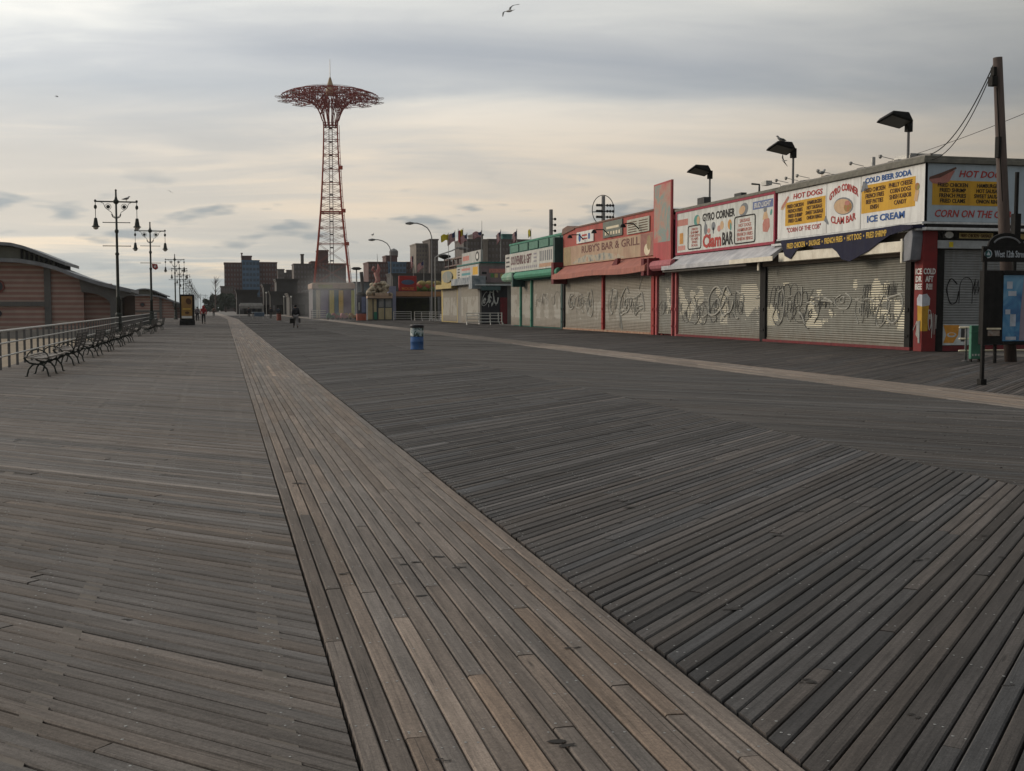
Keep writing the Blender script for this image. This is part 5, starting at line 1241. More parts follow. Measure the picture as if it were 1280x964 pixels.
def person(label, loc, rz, h, top, bottom, stride=.22, hood=False, carry=None, sub=1, long_coat=False, bulk=0.):
    r = thing('person', label, 'person', loc, rz); k = h/1.78
    def S(p): return tuple(c*k for c in p)
    st = stride
    J = dict(pel=(0, 0, .95), abd=(0, 0, 1.12), ch=(0, .01, 1.36), nk=(0, .015, 1.5), hd=(0, .03, 1.62), tp=(0, .02, 1.72),
             lh=(-.1, 0, .9), lk=(-.11, st*.6, .5), la=(-.11, st, .1), lt=(-.12, st+.16, .04),
             rh=(.1, 0, .9), rk=(.11, -st*.25, .5), ra=(.11, -st*1.1, .14), rt=(.12, -st*1.1+.14, .04),
             ls=(-.19, 0, 1.42), le=(-.25, -st*.3, 1.14), lw=(-.25, -st*.3+.07, .9), lf=(-.25, -st*.3+.1, .8),
             rs=(.19, 0, 1.42), re=(.25, st*.3-.05, 1.14), rw=(.25, st*.5+.03, .9), rf=(.25, st*.5+.06, .8))
    E_ = [('pel', 'abd'), ('abd', 'ch'), ('ch', 'nk'), ('nk', 'hd'), ('hd', 'tp'), ('pel', 'lh'), ('lh', 'lk'), ('lk', 'la'), ('la', 'lt'), ('pel', 'rh'), ('rh', 'rk'), ('rk', 'ra'), ('ra', 'rt'), ('ch', 'ls'), ('ls', 'le'), ('le', 'lw'), ('lw', 'lf'), ('ch', 'rs'), ('rs', 're'), ('re', 'rw'), ('rw', 'rf')]
    R_ = dict(pel=.11, abd=.11, ch=.13, nk=.05, hd=.095, tp=.06, lh=.08, lk=.052, la=.036, lt=.03, rh=.08, rk=.052, ra=.036, rt=.03, ls=.055, le=.038, lw=.027, lf=.034, rs=.055, re=.038, rw=.027, rf=.034)
    def mk(nm, m, keys, grow, add=()):
        ks = [q for q in J if q in keys]; idx = {q: i for i, q in enumerate(ks)}
        return skinned(nm, m, [S(J[q]) for q in ks], [(idx[a], idx[b_]) for a, b_ in E_ if a in idx and b_ in idx], [(R_[q]+grow)*k for q in ks], r, sub)
    mk('body', SKIN, list(J), 0.)
    mk('jacket', top, ['pel', 'abd', 'ch', 'nk', 'ls', 'le', 'lw', 'rs', 're', 'rw'] if not long_coat else ['pel', 'abd', 'ch', 'nk', 'ls', 'le', 'lw', 'rs', 're', 'rw'], .03+bulk)
    mk('trousers', bottom, ['pel', 'lh', 'lk', 'la', 'rh', 'rk', 'ra'], .022+bulk)
    b = MB()
    for a, t in (('la', 'lt'), ('ra', 'rt')):
        p, q = J[a], J[t]; b.tube([S((p[0], p[1]-.06, .045+p[2]-.1)), S((p[0], p[1]+.02, .055)), S((q[0], q[1]+.02, .04))], [.04*k, .052*k, .035*k], 8)
    b.build('shoes', BLACK, r, smooth=True)
    b = MB()
    if hood: b.lathe([(.05, 1.46), (.12, 1.5), (.135, 1.6), (.125, 1.7), (.07, 1.77), (.01, 1.79)], 10, (0, 0, 0)); b.v = [S(v) for v in b.v]; b.build('hood', top, r, smooth=True)
    else: b.lathe([(.06, 1.58), (.108, 1.62), (.112, 1.68), (.09, 1.75), (.03, 1.785)], 10, (0, .0, 0)); b.v = [S(v) for v in b.v]; b.build('hair', BLACK, r, smooth=True)
    return r, S(J['lf']), S(J['rf'])
MAROON = mat('red_jacket_cloth', (.3, .03, .035), None, 6, grime=.1); BLKC = mat('black_cloth', (.02, .02, .025), None, 6); GREYC = mat('grey_trouser_cloth', (.23, .22, .22), None, 6); NAVC = mat('dark_blue_cloth', (.03, .04, .06), None, 6)
xr0 = onY(254.5, 400, 120)[0]
person('person in a red hooded jacket and black trousers walking away', (xr0, 120, 0), .05, 1.85, MAROON, BLKC, .16, hood=True)
xm0 = onY(369.5, 400, 96)[0]
pm_, lf, rf = person('person in a black jacket and grey trousers walking away, black bag in the left hand', (xm0, 96, 0), .1, 1.86, BLKC, GREYC, .24, bulk=.045)
b = MB(); b.box(-.2, .16, -.12, .12, -.5, -.1); b.tube([(-.1, 0, -.1), (-.06, 0, .0), (.04, 0, .0), (.08, 0, -.1)], .012, 5)
bg_ = b.build('shoulder_bag', BLACK, None, bevel=.05); tag(bg_, 'black bag hanging from the hand of the walker in the black jacket', 'bag'); bg_.location = (xm0+lf[0]*math.cos(.1)-lf[1]*math.sin(.1), 96+lf[0]*math.sin(.1)+lf[1]*math.cos(.1), lf[2]+.02)
b = MB(); b.box(-.1, .14, -.1, .1, -.45, -.1); b.tube([(-.04, 0, -.1), (0, 0, 0), (.06, 0, -.1)], .01, 5)
bh_ = b.build('carrier_bag', mat('dull_brown_bag', (.09, .08, .075), None, 5), None, bevel=.04); tag(bh_, 'dull grey brown bag in the right hand of the walker in the black jacket', 'bag'); bh_.location = (xm0+rf[0], 96+rf[1], rf[2]+.02)
FARP = [(338.5, 185, 'dark clothed far figure standing left of the orange barrel', BLKC, DGREY), (347.5, 200, 'dark far figure directly behind the red barrel', NAVC, DGREY), (311, 215, 'far figure in dark clothes under the white tent, left one', BLKC, BLKC), (317, 217, 'far figure in dark clothes under the white tent, right one', NAVC, BLKC), (267, 230, 'far figure in a brown coat near the kink of the pale strip', mat('brown_coat', (.12, .07, .05), None, 5), BLKC), (246.5, 150, 'far figure in a grey jacket just right of the advertising panel', mat('mauve_grey_coat', (.13, .11, .12), None, 5), BLKC)]
for px_, Y_, lb, t_, b_2 in FARP: person(lb, (onY(px_, 385, Y_)[0], Y_, 0), random.uniform(-.3, .3), 1.75, t_, b_2, .1, sub=0)

# ------------------------------------------------------------------ small mid-distance things
def at(px_, Y_, z=0.): return (onY(px_, 385, Y_)[0], Y_, z)
def px_m(px, Y): return px*Y/1410.
bl = thing('barrel', 'dull red litter barrel standing near the far walkers', 'litter barrel', at(348.5, 150)); b = MB(); b.lathe([(.28, 0), (.3, .3), (.28, .6), (.3, .65), (.28, .9), (.24, .9)], 14); b.build('drum', mat('rust_red_drum', (.22, .07, .05), None, 5), bl, smooth=False); b = MB(); b.lathe([(.3, .86), (.3, .94), (.1, .93)], 12); b.build('liner', BLACK, bl)
ct = thing('folding_table', 'blue and white covered folding table left of the red barrel', 'table', at(322, 168))
b = MB(); b.box(-.85, .85, -.4, .4, .95, 1.02); b.build('tabletop', mat('pale_blue_cloth', (.36, .42, .46), None, 3), ct); b = MB(); b.box(-.5, .9, -.42, .42, .4, .95); b.build('side_cover', mat('slate_blue_cover', (.08, .12, .17), None, 3), ct)
for sx_ in (-.75, .75):
    for sy_ in (-.35, .35): b = MB(); b.tube([(sx_, sy_, 0), (sx_, sy_, .95)], .03, 6); b.build('leg', GALV, ct)
tn = thing('market_tent', 'white flat topped tent at the far left of the flea stalls', 'tent', at(314, 218))
b = MB(); b.add([(-2.2, -1.5, 2.0), (2.2, -1.5, 2.0), (2.2, 1.5, 2.0), (-2.2, 1.5, 2.0), (-1.9, -1.2, 2.5), (1.9, -1.2, 2.5), (1.9, 1.2, 2.5), (-1.9, 1.2, 2.5)], [(0, 1, 5, 4), (1, 2, 6, 5), (2, 3, 7, 6), (3, 0, 4, 7), (4, 5, 6, 7), (3, 2, 1, 0)]); b.box(-2.2, 2.2, -1.52, -1.5, 1.5, 2.); b.build('canopy', mat('tent_white', (.27, .26, .24), None, 2), tn)
for sx_ in (-2.1, 2.1):
    for sy_ in (-1.4, 1.4): b = MB(); b.tube([(sx_, sy_, 0), (sx_, sy_, 2.)], .04, 6); b.build('leg', GALV, tn)
# kiddie ride kiosk with coloured columns
YQ = 175
kz = thing('ride_pavilion', 'pale walled ride kiosk with yellow, teal and mauve column panels under a cream cornice', 'ride kiosk')
fq_ = EAST(YQ); xq = lambda x: onY(x, 385, YQ)[0]; zq = lambda y: onY(415, y, YQ)[1]
b = MB(); b.box(xq(391), xq(443), 0, zq(361), -8, 0, fq_); b.build('wall', mat('dull_kiosk_wall', (.17, .16, .17), None, 1), kz)
b = MB(); b.box(xq(390), xq(444), zq(361), zq(354.5), -8.2, .4, fq_); b.box(xq(392), xq(442), zq(354.5), zq(353.5), -8, .2, fq_); b.build('cornice', mat('cream_cornice', (.42, .37, .28), (.4, .25, .2), .5), kz, bevel=.05)
b = MB(); b.box(xq(398), xq(416), zq(360.5), zq(356), .4, .44, fq_, 0); b.build('cornice_panel', mat('yellow_green_panel', (.36, .35, .12), None, 1), kz)
cols_ = [(391, 395, (.1, .15, .16)), (395, 400, (.5, .44, .3)), (401, 410, (.17, .14, .26)), (412, 417.5, (.65, .52, .1)), (418, 423, (.03, .12, .17)), (423.5, 429, (.68, .42, .07)), (430, 439, (.17, .12, .17)), (439, 443, (.5, .5, .13))]
for i, (a, c, co) in enumerate(cols_):
    b = MB(); b.box(xq(a), xq(c), .1, zq(363), .02, .25, fq_); b.build('column_panel', mat('column_panel_%s' % 'abcdefgh'[i], co, None, 1), kz)
rng = random.Random(3)
carcols = [(.03, .12, .08), (.3, .07, .07), (.08, .15, .07), (.35, .12, .12), (.3, .2, .04), (.35, .16, .03)]
lbs = ['dark green kiddie ride car, leftmost of the small ride cars', 'red kiddie ride car, second from the left', 'olive kiddie ride car in the middle of the small ride', 'pink kiddie ride car right of the olive one', 'mustard kiddie ride car, second from the right', 'orange kiddie ride car next to the phone booth']
for i, px_ in enumerate((413, 419, 425, 430, 435, 441)):
    Y_ = 160; k = thing('ride_car', lbs[i], 'ride car', at(px_, Y_+rng.uniform(-1, 1)), rng.uniform(-.3, .3), 'kiddie ride cars')
    b = MB(); b.prism([(-.5, .15), (.5, .15), (.6, .45), (.45, .6), (.1, .62), (-.05, .9), (-.4, .9), (-.55, .5)], -.3, .3, Fr((0, 0, 0), (1, 0, 0), (0, 0, 1), (0, -1, 0))); b.build('body', mat('ride_car_paint_%s' % 'abcdef'[i], carcols[i], None, 4), k, bevel=.06)
    for xx in (-.35, .35): b = MB(); b.tube([(xx, -.34, .16), (xx, .34, .16)], .16, 10); b.build('wheel', BLACK, k)
fn = thing('ride_fence', 'low grey horizontal rail fence left of the striped kiosk', 'fence')
for z in (.3, .6, .9, 1.2): b = MB(); b.box(xq(383), xq(401), -.03+166*0, .03, z, z+.09); b.v = [(x, y+166, zz_) for x, y, zz_ in b.v]; b.build('rail', RAILM, fn)
for x_ in (384, 392, 400): b = MB(); X_ = xq(x_); b.box(X_-.05, X_+.05, 166.05, 166.12, 0, 1.3); b.build('post', RAILD, fn)
# phone booth
pbx = thing('phone_booth', 'dark blue phone booth with a domed top on an orange base', 'phone booth', at(451.5, 150)); hw_ = px_m(5.6, 150)
b = MB(); b.box(-hw_, hw_, -.5, .5, 0, .85); b.build('base', mat('orange_red_base', (.4, .1, .06), None, 3), pbx)
b = MB(); b.box(-hw_, hw_, -.5, .5, .85, 3.2); b.build('cabin', mat('blue_black_panel', (.025, .03, .06), None, 3), pbx)
b = MB(); b.lathe([(hw_*1.05, 3.2), (hw_, 3.4), (hw_*.6, 3.6), (.05, 3.65)], 14); b.build('dome', BLACK, pbx, smooth=True)
b = MB(); b.box(.0, hw_*.85, -.53, -.5, 1., 3.); b.build('side_panel', mat('lilac_blue_panel', (.14, .17, .3), None, 3), pbx)
b = MB(); b.box(-hw_*.7, -hw_*.4, -.58, -.5, 1.3, 2.3); b.build('handset', GALV, pbx)
# clam-shell kiosk
YV = 152; ck = thing('shell_kiosk', 'cream panelled kiosk crowned with a heap of pale sculpted shells and a pink figure', 'kiosk')
fv = EAST(YV); xv = lambda x: onY(x, 385, YV)[0]; zv = lambda y: onY(475, y, YV)[1]
b = MB(); b.box(xv(459.5), xv(491), 0, zv(372), -5, 0, fv); b.build('wall', mat('kiosk_dark_wall', (.1, .12, .14), None, 1), ck)
for (a, c) in ((460, 465.5), (467, 470.5), (473, 480), (481.5, 489.5)):
    b = MB(); b.box(xv(a), xv(c), .1, zv(385) if a > 470 else zv(374), .01, .15, fv); o = b.build('front_panel', mat('cream_panel', (.5, .43, .27), (.42, .36, .22), 1), ck)
    if a > 470: b = MB(); b.box(xv(a)+.05, xv(c)-.05, zv(384), zv(374), .01, .1, fv); b.build('upper_panel', mat('pale_grey_panel', (.3, .31, .3), None, 1), ck)
b = MB(); b.box(xv(467), xv(471), .1, zv(390), .16, .2, fv); b.build('green_board', GREEN, ck)
b = MB(); b.box(xv(459), xv(490), zv(373), zv(370), -4, .5, fv); b.box(xv(469), xv(485), zv(370), zv(366.5), .1, .6, fv); b.build('cornice', mat('peach_cornice', (.5, .36, .26), None, 1), ck)
rr_ = random.Random(11)
b = MB()
for i in range(70):
    t = rr_.random(); xx = 475+(rr_.random()-.5)*30*(1-t*.5); yy = 369-t*15
    b.sphere((xv(xx), YV+rr_.uniform(.2, 2), zv(yy)), rr_.uniform(.18, .48), 8, .8)
b.build('shell_heap', mat('pale_shell_plaster', (.5, .43, .31), (.14, .11, .08), 2.2), ck, smooth=True)
b = MB(); X_ = xv(474)
b.tube([(X_-.3, YV+1, zv(358)), (X_, YV+1, zv(350)), (X_-.2, YV+1, zv(342)), (X_+.15, YV+1, zv(336)), (X_, YV+1, zv(330))], [.4, .3, .38, .22, .08], 8); b.tube([(X_-.2, YV+1, zv(341)), (X_-.7, YV+1, zv(337)), (X_-.5, YV+1, zv(333))], .18, 6); b.build('pink_figure', mat('candy_pink_red', (.34, .1, .1), (.4, .26, .22), 2.), ck, smooth=True)
b = MB(); b.tube([(X_, YV+1, zv(331)), (X_-.1, YV+1, zv(317))], [.05, .02], 5); b.build('spire', MGREY, ck)
# arcade with red sign
YA = 158; ar = thing('arcade', 'open fronted arcade with an orange brown fascia and a red roof sign', 'arcade')
fa_ = EAST(YA); xa_ = lambda x: onY(x, 385, YA)[0]; za_ = lambda y: onY(520, y, YA)[1]
b = MB(); b.box(xa_(493), xa_(556), 0, za_(372), -14, -5, fa_); b.build('wall', mat('arcade_dark_wall', (.03, .035, .03), (.06, .07, .03), 1), ar)
b = MB(); b.box(xa_(495), xa_(553), za_(370.5), za_(364.5), -14, 0, fa_); b.build('fascia', mat('orange_brown_fascia', (.36, .19, .08), (.3, .16, .1), .6), ar)
b = MB(); b.box(xa_(485.5), xa_(495), 0, za_(358), -6, .1, fa_); b.build('side_pier', mat('violet_grey_pier', (.25, .26, .36), None, 1), ar)
b = MB(); b.box(xa_(499), xa_(521), za_(364), za_(345), -.6, 0, fa_); rs_ = b.build('roof_sign', RED, ar, bevel=.05)
b = MB(); b.ell(xa_(510), za_(353), px_m(8, YA), px_m(3, YA), .01, .03, fa_, 0); b.build('sign_scene', mat('sign_blue_oval', (.08, .12, .2), None, 2), rs_)
text('MOUSE', xa_(510), za_(361), px_m(15, YA), px_m(3.6, YA), mat('orange_sign_ink', (.6, .22, .05), None, 3), fa_, rs_, .02, bold=.02)
for x_ in (538, 548): b = MB(); b.tube([(xa_(x_), YA-.3, 0), (xa_(x_), YA-.3, za_(371))], .16, 8); b.build('column', MGREY, ar)
b = MB()
for i in range(9): b.sphere((xa_(524+i*3.2), YA+2, za_(364)+.4+.3*(i % 3)), .7, 8, .7, mi=i % 3)
b.builds('roof_ornaments', [mat('leaf_green_ornament', (.13, .22, .06), None, 2), mat('orange_ornament', (.36, .12, .08), None, 2), mat('ochre_ornament', (.3, .24, .08), None, 2)], ar)
# barriers in front
def barrier_proto():
    r = thing('crowd_barrier', 'x', 'barrier', group='white rail barriers in front of the arcades'); Lb = 2.3
    for z in (.25, .55, .85, 1.1): b = MB(); b.tube([(-Lb/2, 0, z), (Lb/2, 0, z)], .04, 6); b.build('rail', RAILM, r)
    for x_ in (-Lb/2, Lb/2): b = MB(); b.tube([(x_, -.2, 0), (x_, 0, .3), (x_, 0, 1.15)], .045, 6); b.build('upright', RAILM, r)
    return r
bp = barrier_proto()
for i, (px_, Y_, rz, lb) in enumerate([(503, 150, 0, 'white barrier left of the arcade opening, below the red sign'), (529, 147, .1, 'white barrier in the middle of the arcade front'), (536, 143, .5, 'white barrier turned towards the right arcade column'), (548, 140, -.6, 'white barrier crossing in front of the right arcade column'), (598, 108, .0, 'white barrier at the alley corner, left one'), (613, 110, .0, 'white barrier in front of the mural bay'), (625, 110, 1.2, 'white barrier standing end on beside the maroon door')]):
    place_copy(bp, i == 0, at(px_, Y_), rz, lb)

# ------------------------------------------------------------------ cobra street lights
def cobra(first, loc, label, h, reach, cache=[None]):
    if cache[0] is None:
        r = thing('street_light', label, 'street light', group='curved arm street lights')
        b = MB(); b.tube([(0, 0, 0), (0, 0, .86)], [.0105, .008], 8); b.build('pole', MGREY, r)
        b = MB(); b.tube([(0, 0, .86), (-.02, 0, .91), (-.06, 0, .955), (-.13, 0, .985), (-.2, 0, 1.), (-.25, 0, 1.)], .0065, 6); b.build('arm', MGREY, r)
        b = MB(); b.tube([(-.25, 0, 1.), (-.3, 0, .998), (-.36, 0, .995)], [.009, .017, .008], 8); b.build('lamp_head', MGREY, r)
        cache[0] = r; o = r
    else: o = copy_tree(cache[0])
    o.location = loc; o.scale = (reach, h, h); o['label'] = label; return o
for px_, py_, Y_, lb, reach in ((540, 279.5, 150, 'taller curved arm street light over the red sign arcade', 9.5), (489, 300, 178, 'curved arm street light with a gull on its head above the shell kiosk', 9.5)):
    z_ = onY(px_, py_, Y_)[1]; cobra(False, at(px_, Y_), lb, z_, reach)
z_ = onY(466, 298, 178)
o_ = perched('gull perched on the head of the left curved street light', (z_[0], 178, z_[1]+.3), 1.); o_.scale = (1.5,)*3
b = MB(); xh, zh = onY(580, 311, 140); x2_, z2_ = onY(548, 319, 140); x3_ = onY(565, 313.5, 140)
sl3 = thing('street_light', 'low curved arm street light crossing behind the white roof sign', 'street light')
xp, zp = onY(546, 330, 140)
b.tube([(xp-.2, 140, 0), (xp-.2, 140, z2_-.3), (x2_, 140, z2_), (x3_[0], 140, x3_[1]), (xh-.8, 140, zh+.1)], .08, 6); b.build('pole', GALV, sl3); b = MB(); b.tube([(xh-1., 140, zh+.1), (xh, 140, zh), (xh+.6, 140, zh-.05)], [.1, .22, .1], 8); b.build('lamp_head', MGREY, sl3)
fl4 = thing('shade_lamp', 'dark disc shaped lamp in front of the flags', 'lamp', at(556, 138)); zz_ = onY(556, 321, 138)[1]
b = MB(); b.tube([(0, 0, 0), (0, 0, zz_)], .06, 6); b.build('pole', MGREY, fl4); b = MB(); b.lathe([(.15, -.3), (.8, -.05), (.7, .15), (.1, .3)], 12, (0, 0, zz_)); b.build('lamp_head', BLACK, fl4, smooth=True)
fl5 = thing('mast_light', 'slim mast with a flat cluster lamp beside the thrill ride tower foot', 'mast light', at(446, 190)); zz_ = onY(446, 336, 190)[1]
b = MB(); b.tube([(0, 0, 0), (0, 0, zz_)], .12, 6); b.build('pole', GALV, fl5); b = MB(); b.lathe([(.5, -.2), (.9, .0), (.5, .25)], 10, (0, 0, zz_)); b.build('lamp_head', BLACK, fl5)
tp_ = at(452, 185, onY(451, 340, 185)[1]); q_ = at(456, 185)
b = MB(); b.tube([q_, tp_], [.22, .28], 8); tag(b.build('leaning_post', DGREY), 'dark leaning post just right of the slim mast light', 'post')

# stadium masts
def mast(px_, ytop, Y_, label, bank):
    r = thing('floodlight_mast', label, 'floodlight mast', at(px_, Y_)); zt = onY(px_, ytop, Y_)[1]
    b = MB(); b.tube([(0, 0, 0), (0, 0, zt)], [.55, .42], 10); b.build('pole', MGREY, r)
    for row in range(bank):
        for s_ in ((1,) if bank > 3 else (-1, 1)):
            b = MB()
            for i in range(1 if bank > 3 else 3): b.sphere((s_*(.9+i*.7)*(1 if s_ > 0 else .7), -.3, zt-2.2-row*1.35), .33, 6)
            b.tube([(0, -.3, zt-2.2-row*1.35), (s_*2.4*(1 if s_ > 0 else .7) if bank < 4 else 1.2, -.3, zt-2.2-row*1.35)], .12, 5); b.build('lamp_bank', BLACK, r)
    return r
mast(688.5, 262, 260, 'grey floodlight mast above the green souvenir shop', 4)
mast(753.5, 245, 260, 'grey floodlight mast framed by the thin metal ring above the bar roof', 3)
rgx, rgz = onY(754, 263, 90); b = MB(); R1, R2 = px_m(14.5, 90), px_m(19, 90)
rg2 = thing('ring_sign_frame', 'thin dark oval metal ring standing on the bar roof', 'sign frame')
b.tube([(rgx+R1*math.cos(t), 90, rgz+R2*math.sin(t)) for t in [2*PI*i/40 for i in range(40)]], .032, 6, closed=True); b.build('ring', BLACK, rg2)
b = MB(); b.tube([(rgx-R1, 90, rgz-.15), (rgx+R1, 90, rgz-.05)], .035, 5); b.build('crossbar', BLACK, rg2)
b = MB(); b.tube([(rgx, 90, 6.5), (rgx, 90, rgz-R2)], .06, 5); b.build('stem', BLACK, rg2)

# ------------------------------------------------------------------ flags
FBL = mat('flag_blue', (.04, .05, .14), None, 3, bump=0); FRD = mat('flag_red', (.4, .05, .06), None, 3, bump=0); FWH = mat('flag_white', (.5, .5, .5), None, 3, bump=0); FYE = mat('flag_yellow', (.6, .5, .03), None, 3, bump=0)
def flag(px_, ytop, Y_, kind, label, w_=1.9, hh=1.5, hang=.75, zbase=6.2, side=-1):
    r = thing('flag', label, 'flag', at(px_, Y_), group='flags above the shops'); zt = onY(px_, ytop, Y_)[1]
    b = MB(); b.tube([(0, 0, zbase), (0, 0, zt)], .035, 6); b.build('pole', GALV, r)
    nu, nv = 10, 13; b = MB(); vs = []
    for j in range(nv+1):
        for i in range(nu+1):
            u = i/nu; v = j/nv
            x = side*u*w_*(1-hang*.6); z = zt-.1-v*hh-u*w_*hang*.75-.08*math.sin(u*7+v*2); y = .14*math.sin(u*8+v*1.5)
            vs.append((x, y, z))
    fs_ = []; mi = []
    for j in range(nv):
        for i in range(nu):
            fs_.append((j*(nu+1)+i, j*(nu+1)+i+1, (j+1)*(nu+1)+i+1, (j+1)*(nu+1)+i))
            mi.append(0 if (kind == 'us' and i < 4 and j < 7) else (3 if kind == 'y' else (1 if (j % 2 == 0) else 2) if kind == 'us' else 1))
    b.v = vs; b.f = fs_; b.mi = mi; b.build('cloth', [FBL, FRD, FWH, FYE], r, smooth=True)
    return r
flag(561, 291, 135, 'y', 'bright yellow flag, leftmost of the flag cluster', 1.1, .75, .3)
flag(569, 288, 135, 'us', 'striped flag with a blue corner right of the yellow flag', 1.4, 1.1, .6)
flag(573, 286, 137, 'r', 'dark red limp flag in the middle of the cluster', .5, 1.5, .6, side=1)
flag(579, 285, 137, 'y', 'narrow limp yellow flag in the middle of the cluster', .5, 1.4, .6)
flag(584, 291, 134, 'us', 'striped flag behind the narrow yellow one', 1.1, .8, .5)
flag(602, 288, 135, 'us', 'red and white striped flag streaming flat beneath the tall thin mast', 1.2, .7, .2)
flag(626, 287, 125, 'us', 'limp striped flag left of the green shop, farther left one', .9, 1.0, .8)
flag(646, 286, 118, 'us', 'limp striped flag just above the green shop corner', .9, 1.0, .8)
flag(663.5, 286, 112, 'y', 'small upright yellow flag on the green shop roof', .3, .7, .2)
flag(517, 318, 165, 'us', 'limp striped flag over the arcade roof', .8, 1.6, .8, zbase=5)
flag(530, 325, 168, 'us', 'drooping striped flag right of the arcade roof sign', 1.5, 1.0, .6, zbase=5)
b = MB(); p_ = at(602.5, 136); b.tube([(p_[0], 136, 7), (p_[0], 136, onY(602.5, 276, 136)[1])], [.06, .02], 6); tag(b.build('antenna_mast', MGREY), 'tall thin mast above the streaming striped flag', 'mast')

# ------------------------------------------------------------------ apartment blocks
WINM = {}
def block(parent, x0, x1, ytop, Y_, dep, m, floors, cols, name='wall', wm=None, ybase=386, wfrac=.5, x0y=None):
    X0, X1_ = onY(x0, 385, Y_)[0], onY(x1, 385, Y_)[0]; zt = onY((x0+x1)/2, ytop, Y_)[1]
    b = MB(); b.box(X0, X1_, Y_, Y_+dep, -.8, zt); b.box(X0-.2, X1_+.2, Y_-.2, Y_+dep, zt, zt+.5); b.build(name, m, parent)
    if floors:
        fw = (X1_-X0)/cols; fh = (zt-3)/floors; me = None
        b = MB(); b.box(-fw*wfrac/2, fw*wfrac/2, -.06, .04, -fh*.25, fh*.25)
        base = b.build('window', wm or WIN, parent); first = True
        for j in range(floors):
            for i in range(cols):
                o = base if first else base.copy()
                if not first: COL.objects.link(o)
                first = False
                o.location = (X0+fw*(i+.5), Y_, 3+fh*(j+.55))
    return X0, X1_, zt
DW = mat('dull_window', (.15, .14, .14), (.09, .085, .085), .5, rough=.5)
A = thing('apartment_block', 'dark red brick apartment block with a blue glazed middle bay, far left of the tower', 'apartment block')
block(A, 281, 303.5, 329.5, 560, 18, BRICK, 9, 6, wm=DW); block(A, 325, 347, 329, 560, 18, BRICK, 9, 6, wm=DW)
block(A, 303.5, 325, 326.5, 558.5, 18, BLUEP, 8, 5, 'blue_bay', wm=mat('blue_dark_window', (.05, .09, .14), None, .5, rough=.3), wfrac=.7)
block(A, 303, 315.5, 321, 566, 10, BRICK, 0, 0, 'roof_house'); block(A, 302.5, 304, 317.5, 565, 2, BRICK, 0, 0, 'chimney')
A2 = thing('apartment_block', 'low stepped grey block at the left foot of the blue bayed building', 'building'); block(A2, 276, 292, 359, 545, 12, BRICK2, 3, 5, wm=DW)
A3 = thing('apartment_block', 'small stepped brown block between the two big brick buildings', 'building'); block(A3, 347.5, 356, 337.5, 640, 12, BRICK2, 6, 3, wm=DW); block(A3, 355, 368, 342, 650, 12, BRICK2, 6, 4, 'low_wing', wm=DW); block(A3, 359, 368, 338.5, 655, 8, BRICK2, 0, 0, 'roof_house')
B_ = thing('apartment_block', 'wide brick block with a tall chimney, standing behind the tower base', 'apartment block')
block(B_, 368, 392, 331, 520, 16, BRICK2, 8, 6, wm=DW); block(B_, 390, 411, 328, 522, 16, BRICK, 8, 5, wm=DW); block(B_, 411, 433, 331, 521, 16, BRICK2, 8, 6, wm=DW)
block(B_, 398, 411, 314, 530, 10, BRICK, 0, 0, 'roof_house'); block(B_, 377, 380.5, 319, 525, 3, BRICK2, 0, 0, 'chimney')
C_ = thing('apartment_block', 'brick block with a blue middle bay behind the shell kiosk', 'apartment block')
block(C_, 461, 486, 329, 430, 16, BRICK, 8, 7, wm=DW); block(C_, 486, 508, 329, 429, 16, BLUEP, 8, 5, 'blue_bay', wm=MATS['blue_dark_window'], wfrac=.7); block(C_, 508, 528, 329, 430, 16, BRICK, 8, 6, wm=DW); block(C_, 483, 497, 321, 436, 10, BRICK, 0, 0, 'roof_house')
b = MB(); p_ = at(494.5, 436); b.lathe([(1.6, 0), (1.7, 2.2), (1.2, 2.8), (.1, 3.3)], 10, (p_[0], 440, onY(494.5, 321, 436)[1])); b.build('water_tank', MGREY, C_)
D_ = thing('apartment_tower', 'tall tan apartment tower with two unequal shafts behind the curved street light', 'apartment block')
block(D_, 520.5, 538, 306, 420, 14, BRICK3, 14, 5, wm=DW); block(D_, 538, 548, 300.5, 414, 16, BRICK2, 14, 3, 'dark_shaft', wm=DW)
E_ = thing('apartment_block', 'low brown block right of the tan twin shaft tower', 'building'); block(E_, 548, 580, 328, 450, 14, BRICK2, 7, 8, wm=DW)
G_ = thing('apartment_tower', 'broad dark grey apartment block behind the flags with a tan stair shaft', 'apartment block')
block(G_, 580, 604, 301, 350, 14, BRICK2, 10, 6, wm=DW); block(G_, 604, 610, 301, 349, 14, BRICK3, 0, 0, 'stair_shaft'); block(G_, 610, 662, 301, 350, 14, BRICK2, 10, 12, wm=DW); block(G_, 592, 604, 294.5, 356, 8, BRICK2, 0, 0, 'roof_house'); block(G_, 628, 640, 294.5, 356, 8, TEAL, 0, 0, 'roof_house')
